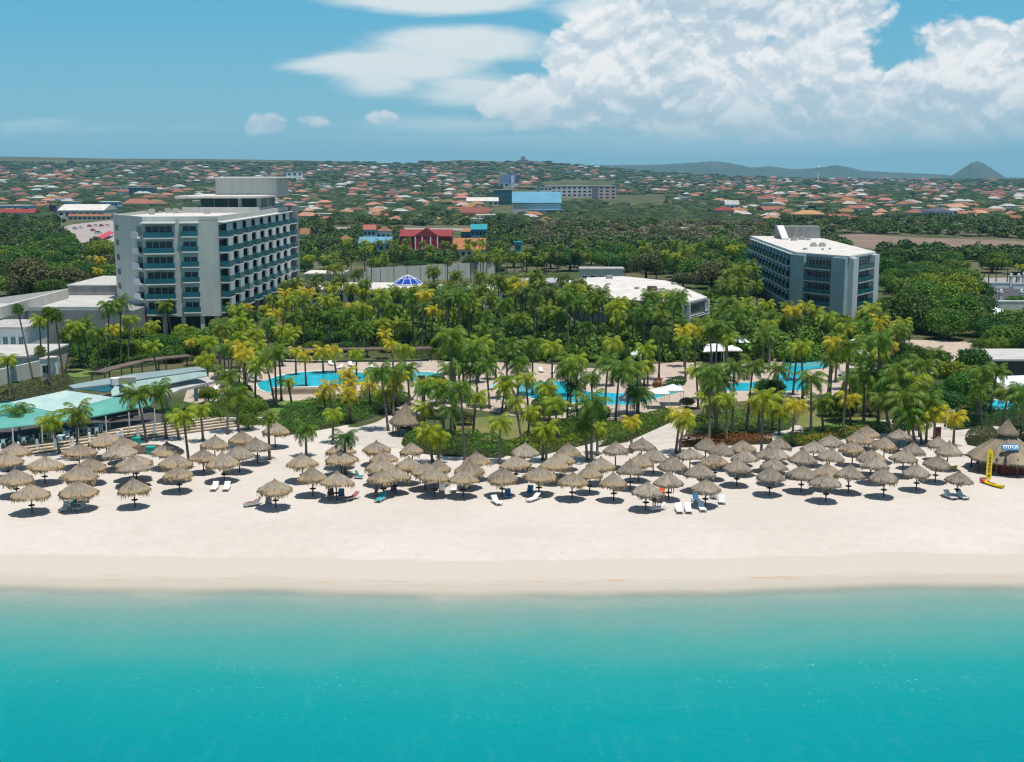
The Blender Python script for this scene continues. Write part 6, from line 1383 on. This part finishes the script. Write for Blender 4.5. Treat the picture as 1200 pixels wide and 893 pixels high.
house('orange_roof_house', 'house with a large steep orange roof right of the red house', 532, 568, 302, 3.6, 12, cream, mat('bright_orange_tile', (.48,.19,.075), .85, var=.3, scale=1), 'gable', 4.6, 5)
house('turquoise_gable_house', 'turquoise house with a scrolled gable behind the orange roof', 552, 570, 286, 7.5, 8, blue_w, teal_b, 'gable', 2.6, 4, floors=2)
house('orange_roof_house', 'low house with a red-brown roof left of the turquoise gable', 540, 554, 285, 6, 8, blue_w, orange, 'hip', 2, 3)
house('orange_roof_house', 'small house with a pale orange roof left of the blue roofs', 397, 411, 291, 4, 8, cream, orange, 'hip', 2.2, 3)
house('turquoise_box', 'small turquoise box building at the edge of the pale car park', 603, 611, 295, 4.2, 4, teal_b, teal_b, 'flat', 1, 1, cat='kiosk')
house('pale_cabin', 'small white-edged house with an orange roof at the far left of the tower', 352, 362, 286, 5, 8, cream, orange, 'gable', 3, 2)
# hangar with aqua roof
o, fr = house('aqua_roof_hall', 'large grey hall with a bright aqua sloping roof', 601, 657, 251, 9.5, 50, greyw, aqua, 'flat', 1, 0, cat='hall')
mb = MB(); gable(mb, fr, 0, fr.len, -50, 0, GZ+10.1, GZ+19.5, .8); mb.build('aqua_roof', aqua, o)
mb = MB(); fr.box(mb, fr.len*.35, fr.len*.7, .05, 7, GZ, GZ+3.5); mb.build('entrance', greyw, o); mb = MB(); fr.box(mb, fr.len*.33, fr.len*1.08, .05, 8, GZ+3.5, GZ+4); mb.build('entrance_canopy', aqua, o)
house('glass_office', 'dark glass office block with a flat roof beside the aqua hall', 578, 600, 240, 17, 20, teal_glass, roofg, 'flat', 1, 7, floors=3, cat='building')
house('white_shed', 'long white-roofed shed left of the glass office', 547, 584, 241, 5, 22, cream, roofw, 'gable', 4, 6, cat='shed')
o, fr = house('apartment_block', 'long pale three-storey apartment block with dark openings', 646, 700, 231, 15, 25, greyw, roofg, 'flat', 1, 9, floors=3, cat='apartment block')
house('apartment_block', 'pale end wing at the right of the apartment block', 701, 722, 233.5, 17, 22, pink, roofg, 'flat', 1, 3, floors=4, cat='apartment block')
house('apartment_block', 'pale left wing of the long apartment block', 633, 647, 231, 13, 20, concrete, roofg, 'flat', 1, 3, floors=3, cat='apartment block')
o, fr = house('a_frame_church', 'white-fronted church with a steep dark blue roof', 585, 603, 219.5, 8, 30, white, mat('navy_roof', (.03,.06,.13), .6), 'gable', 14, 3, cat='church')
mb = MB(); c = fr.pt(fr.len*.85, -2, 0); mb.cbox((c[0],c[1],GZ), 5, 5, 32); mb.build('bell_tower', white, o)
house('blue_glass_building', 'dark blue-green glass block left of the tower roof', 151, 180, 229, 11, 20, teal_glass, roofg, 'flat', 1, 5, floors=3, cat='building')
house('white_block', 'plain white block just right of the tower roof', 336, 355, 212, 18, 20, white, white, 'flat', 1, 3, floors=2, cat='building')
house('supermarket', 'store with a large white gabled roof beside the left car park', 68, 122, 256, 6.5, 34, greyw, roofw, 'gable', 4.5, 7, cat='store')
house('store_arcade', 'orange-tiled arcade in front of the white-roofed store', 80, 130, 258, 3.2, 5, cream, orange, 'gable', 1.5, 9, cat='arcade')
house('purple_kiosk', 'purple box kiosk at the corner of the white-roofed store', 58, 64, 252, 8, 6, mat('purple_paint', (.16,.03,.16), .7), MATS['purple_paint'], 'flat', 1, 1, cat='kiosk')
house('red_roof_store', 'long store with a red-brown roof at the left edge', -20, 40, 256, 4.5, 14, cream, redr, 'gable', 3, 8, cat='store')
house('blue_grey_store', 'long pale store with a blue-green band at the left edge', -30, 34, 249, 6, 18, skyb, roofg, 'flat', 1, 10, cat='store')
house('pale_blue_villa', 'pale blue two-storey villa behind the tower roof at left', 117, 138, 246.5, 8, 12, skyb, white, 'flat', 1, 5, floors=2)
house('orange_roof_villa', 'villa with a wide orange hipped roof just above the tower roof', 143, 178, 243, 4, 16, cream, orange, 'hip', 5, 6)
house('yellow_arcade_house', 'ochre house with an orange hipped roof and arcade at right', 932, 967, 258, 4.5, 16, mat('ochre_render', (.50,.33,.13), .85), mat('ochre_tile', (.48,.27,.12), .85, var=.2, scale=1), 'hip', 3, 9)
house('white_mansion', 'large white mansion with a dark low roof at right', 1087, 1116, 258.5, 7, 16, white, mat('slate_roof', (.08,.08,.11), .7), 'hip', 3, 6, floors=2)
house('white_mansion', 'long cream mansion left of the dark-roofed one', 1066, 1086, 257.5, 5.5, 16, cream, orange, 'hip', 2.6, 5)
house('pink_house', 'pink house with a red roof among palms at right', 838, 860, 255, 6, 14, pink, redr, 'hip', 3, 5)
house('white_villa', 'cream villa with balustrade right of the orange-roofed houses', 980-422, 1020-440, 262, 6, 14, cream, cream, 'flat', 1, 5, floors=2)
house('orange_roof_villa', 'orange-walled villa with a tiled roof left of the cream villa', 541, 574-1, 258.5, 6, 14, mat('apricot_render', (.62,.30,.16), .85), orange, 'gable', 4, 4)
house('white_cottage', 'white gabled cottage with a pale roof behind the red belt', 850, 866, 247, 6, 12, white, roofg, 'gable', 4, 3)
lab = {}
HM = {}
def far_house_meshes(kind):
    wmat, rmat, rk = {'orange_hip':(cream, orange, 'hip'),'orange_gable':(white, orange, 'gable'),'white_flat':(white, roofw, 'flat'),'grey_hip':(greyw, roofg, 'hip'),'brown_hip':(pink, mat('brown_tile', (.26,.13,.09), .85, var=.3, scale=.6, objvar=.2), 'hip'),'blue_flat':(skyb, roofg, 'flat'),'salmon_hip':(cream, mat('salmon_tile', (.52,.26,.17), .85, var=.3, scale=.6, objvar=.2), 'hip')}[kind]
    fr = Fr((-8,-5),(8,-5)); mb = MB(); fr.box(mb, 0, 16, -10, 0, -1.5, 3.4); wmesh = mb.mesh('wall', wmat); mb = MB()
    if rk == 'hip': hip(mb, fr, 0, 16, -10, 0, 3.4, 5.9, .9)
    elif rk == 'gable': gable(mb, fr, 0, 16, -10, 0, 3.4, 6.0, .7)
    else: fr.box(mb, -.4, 16.4, -10.4, .4, 3.4, 3.9)
    rmesh = mb.mesh('roof', rmat); mb = MB()
    for u in (2.2,5.6,9.5,13.2): fr.box(mb, u-.7, u+.7, 0, .08, .8, 2.5)
    return wmesh, rmesh, mb.mesh('window_band', dark_glass)
LK = {'orange_hip':'cream house with an orange hipped roof','orange_gable':'white house with an orange gabled roof','white_flat':'white flat-roofed house','grey_hip':'grey house with a pale grey roof','brown_hip':'pinkish house with a brown roof','blue_flat':'pale blue flat-roofed house','salmon_hip':'cream house with a salmon roof'}
for k in LK: HM[k] = far_house_meshes(k)
def density(px, py):
    if py < 208 and px > 700: return 0 if py < 210.5 else .5
    d = .42+.50*math.sin(px*.021+py*.09)*math.sin(px*.047-py*.13+1)+.25*math.sin(px*.11+py*.3)
    if py > 262: return 0
    if px < 130: return d if py < 256 else 0
    if 130 <= px < 352: return d*.8 if py < 245 else 0
    if 352 <= px < 640: return d if py < 262 else 0
    if 640 <= px < 790: return d if py < 226 or (py < 242 and 705 < px < 785) else 0
    if 790 <= px < 860: return d if py < 240 else 0
    return d*1.1 if py < 261 else 0
cand = []; rh_ = random.Random(21); tries = 0
while len(cand) < 1500 and tries < 40000:
    tries += 1; px, py = rh_.uniform(-30,1230), 196+68*rh_.random()**1.25
    if rh_.random() > density(px, py) or not clear(px, py): continue
    w_ = PT(px, py)
    if w_ is None or w_.y > 5200 or w_.y < 850: continue
    if any(abs(w_.x-q[0].x) < 15 and abs(w_.y-q[0].y) < 20 for q in cand): continue
    cand.append((w_, px, py))
cand.sort(key=lambda c: c[0].y)
HL = []; SV = {}
for i, (w_, px, py) in enumerate(cand):
    kind = rh_.choices(list(LK), [.21,.10,.24,.15,.11,.05,.14])[0]; rz = rh_.choice((0,.15,-.2,.5,1.57,1.3,-.4)); k = rh_.uniform(.55,.95)*(1+w_.y/9000); kz = k*rh_.uniform(.8,1.25)
    if i < 300:
        o = empty('town_house', w_, None, 'house', 'houses of the town behind the resort', rz)
        ws_, rs_, bs_ = HM[kind]; parts = (('wall',ws_),('roof',rs_),('window_band',bs_)) if i < 160 else (('wall',ws_),('roof',rs_))
        for nm, me in parts: q = mobj(nm, me, o); q.scale = (k,k,kz)
        HL.append((o, LK[kind], w_.y, px))
    else:
        for which, me in enumerate(HM[kind][:2]):
            key = me.materials[0].name; A = SV.setdefault(key, ([], [], me.materials[0])); n = len(A[0]); ca, sa = math.cos(rz), math.sin(rz)
            for v in me.vertices: x, y = v.co.x*k, v.co.y*k; A[0].append((w_.x+x*ca-y*sa, w_.y+x*sa+y*ca, w_.z+v.co.z*kz))
            for p in me.polygons: A[1].append(tuple(j+n for j in p.vertices))
mb = MB(); mats_ = []
for i, (k, (V_, F_, m_)) in enumerate(SV.items()): mb.mat(i); mb.add(V_, F_); mats_.append(m_)
tag(mb.build('distant_houses', mats_), 'countless tiny distant houses with orange and white roofs near the horizon', 'houses', kind='stuff')
def zone_(px, y):
    a = 'left edge' if px < 140 else 'tower' if px < 352 else 'church' if px < 583 else 'aqua hall' if px < 790 else 'right hotel' if px < 1000 else 'right edge'
    return ('near ' if y < 1500 else 'beyond ')+a
gz_ = {}
for o, lk, y, px in HL: gz_.setdefault((lk, zone_(px, y)), []).append((o, lk))
for (lk, zn), it in gz_.items(): autolabel(it, '{n} {look} from left, '+zn)
# distant landmarks
def mast(px, py, h, label, r_=2.0):
    w_ = PT(px, py); mb = MB(); mb.tube([(0,0,0),(0,0,h)], [r_, r_*.6], 6); mb.ball((0,0,h), r_*1.8, 8, 5); o = mobj('mast', mb.mesh('mast', white), None, w_); tag(o, label, 'mast')
mast(958, 213, 42, 'tiny pale tower in front of the far blue hills', 2.5)
w_ = PT(613, 191.5); mb = MB(); mb.cbox((0,0,0), 30, 20, 12); mb.cbox((0,0,12), 14, 10, 10); o = mobj('hilltop_building', mb.mesh('hilltop_building', concrete_d), None, w_); tag(o, 'small grey building on top of the middle hill', 'building')
q = P(73, 270); mb = MB(); mb.tube([(0,0,0),(0,0,9)], .15, 6); mb.ball((0,0,9), .8, 8, 4, .4); o = mobj('light_mast', mb.mesh('light_mast', white), None, q); tag(o, 'white light mast in front of the white-roofed store', 'mast')
# umbrella of air
hz = bpy.data.materials.new('haze'); hz.use_nodes = True; nt = hz.node_tree; nt.nodes.remove(nt.nodes['Principled BSDF'])
pv = nt.nodes.new('ShaderNodeVolumePrincipled'); pv.inputs['Color'].default_value = (.30,.68,.95,1); pv.inputs['Density'].default_value = HAZE; pv.inputs['Anisotropy'].default_value = .0
nt.links.new(pv.outputs[0], nt.nodes['Material Output'].inputs['Volume'])
if HAZE > 0:
    mb = MB(); mb.box(-9000,-3500,-14,9000,10500,230); tag(mb.build('haze', hz), 'thin pale blue haze over the land', 'haze', kind='stuff')
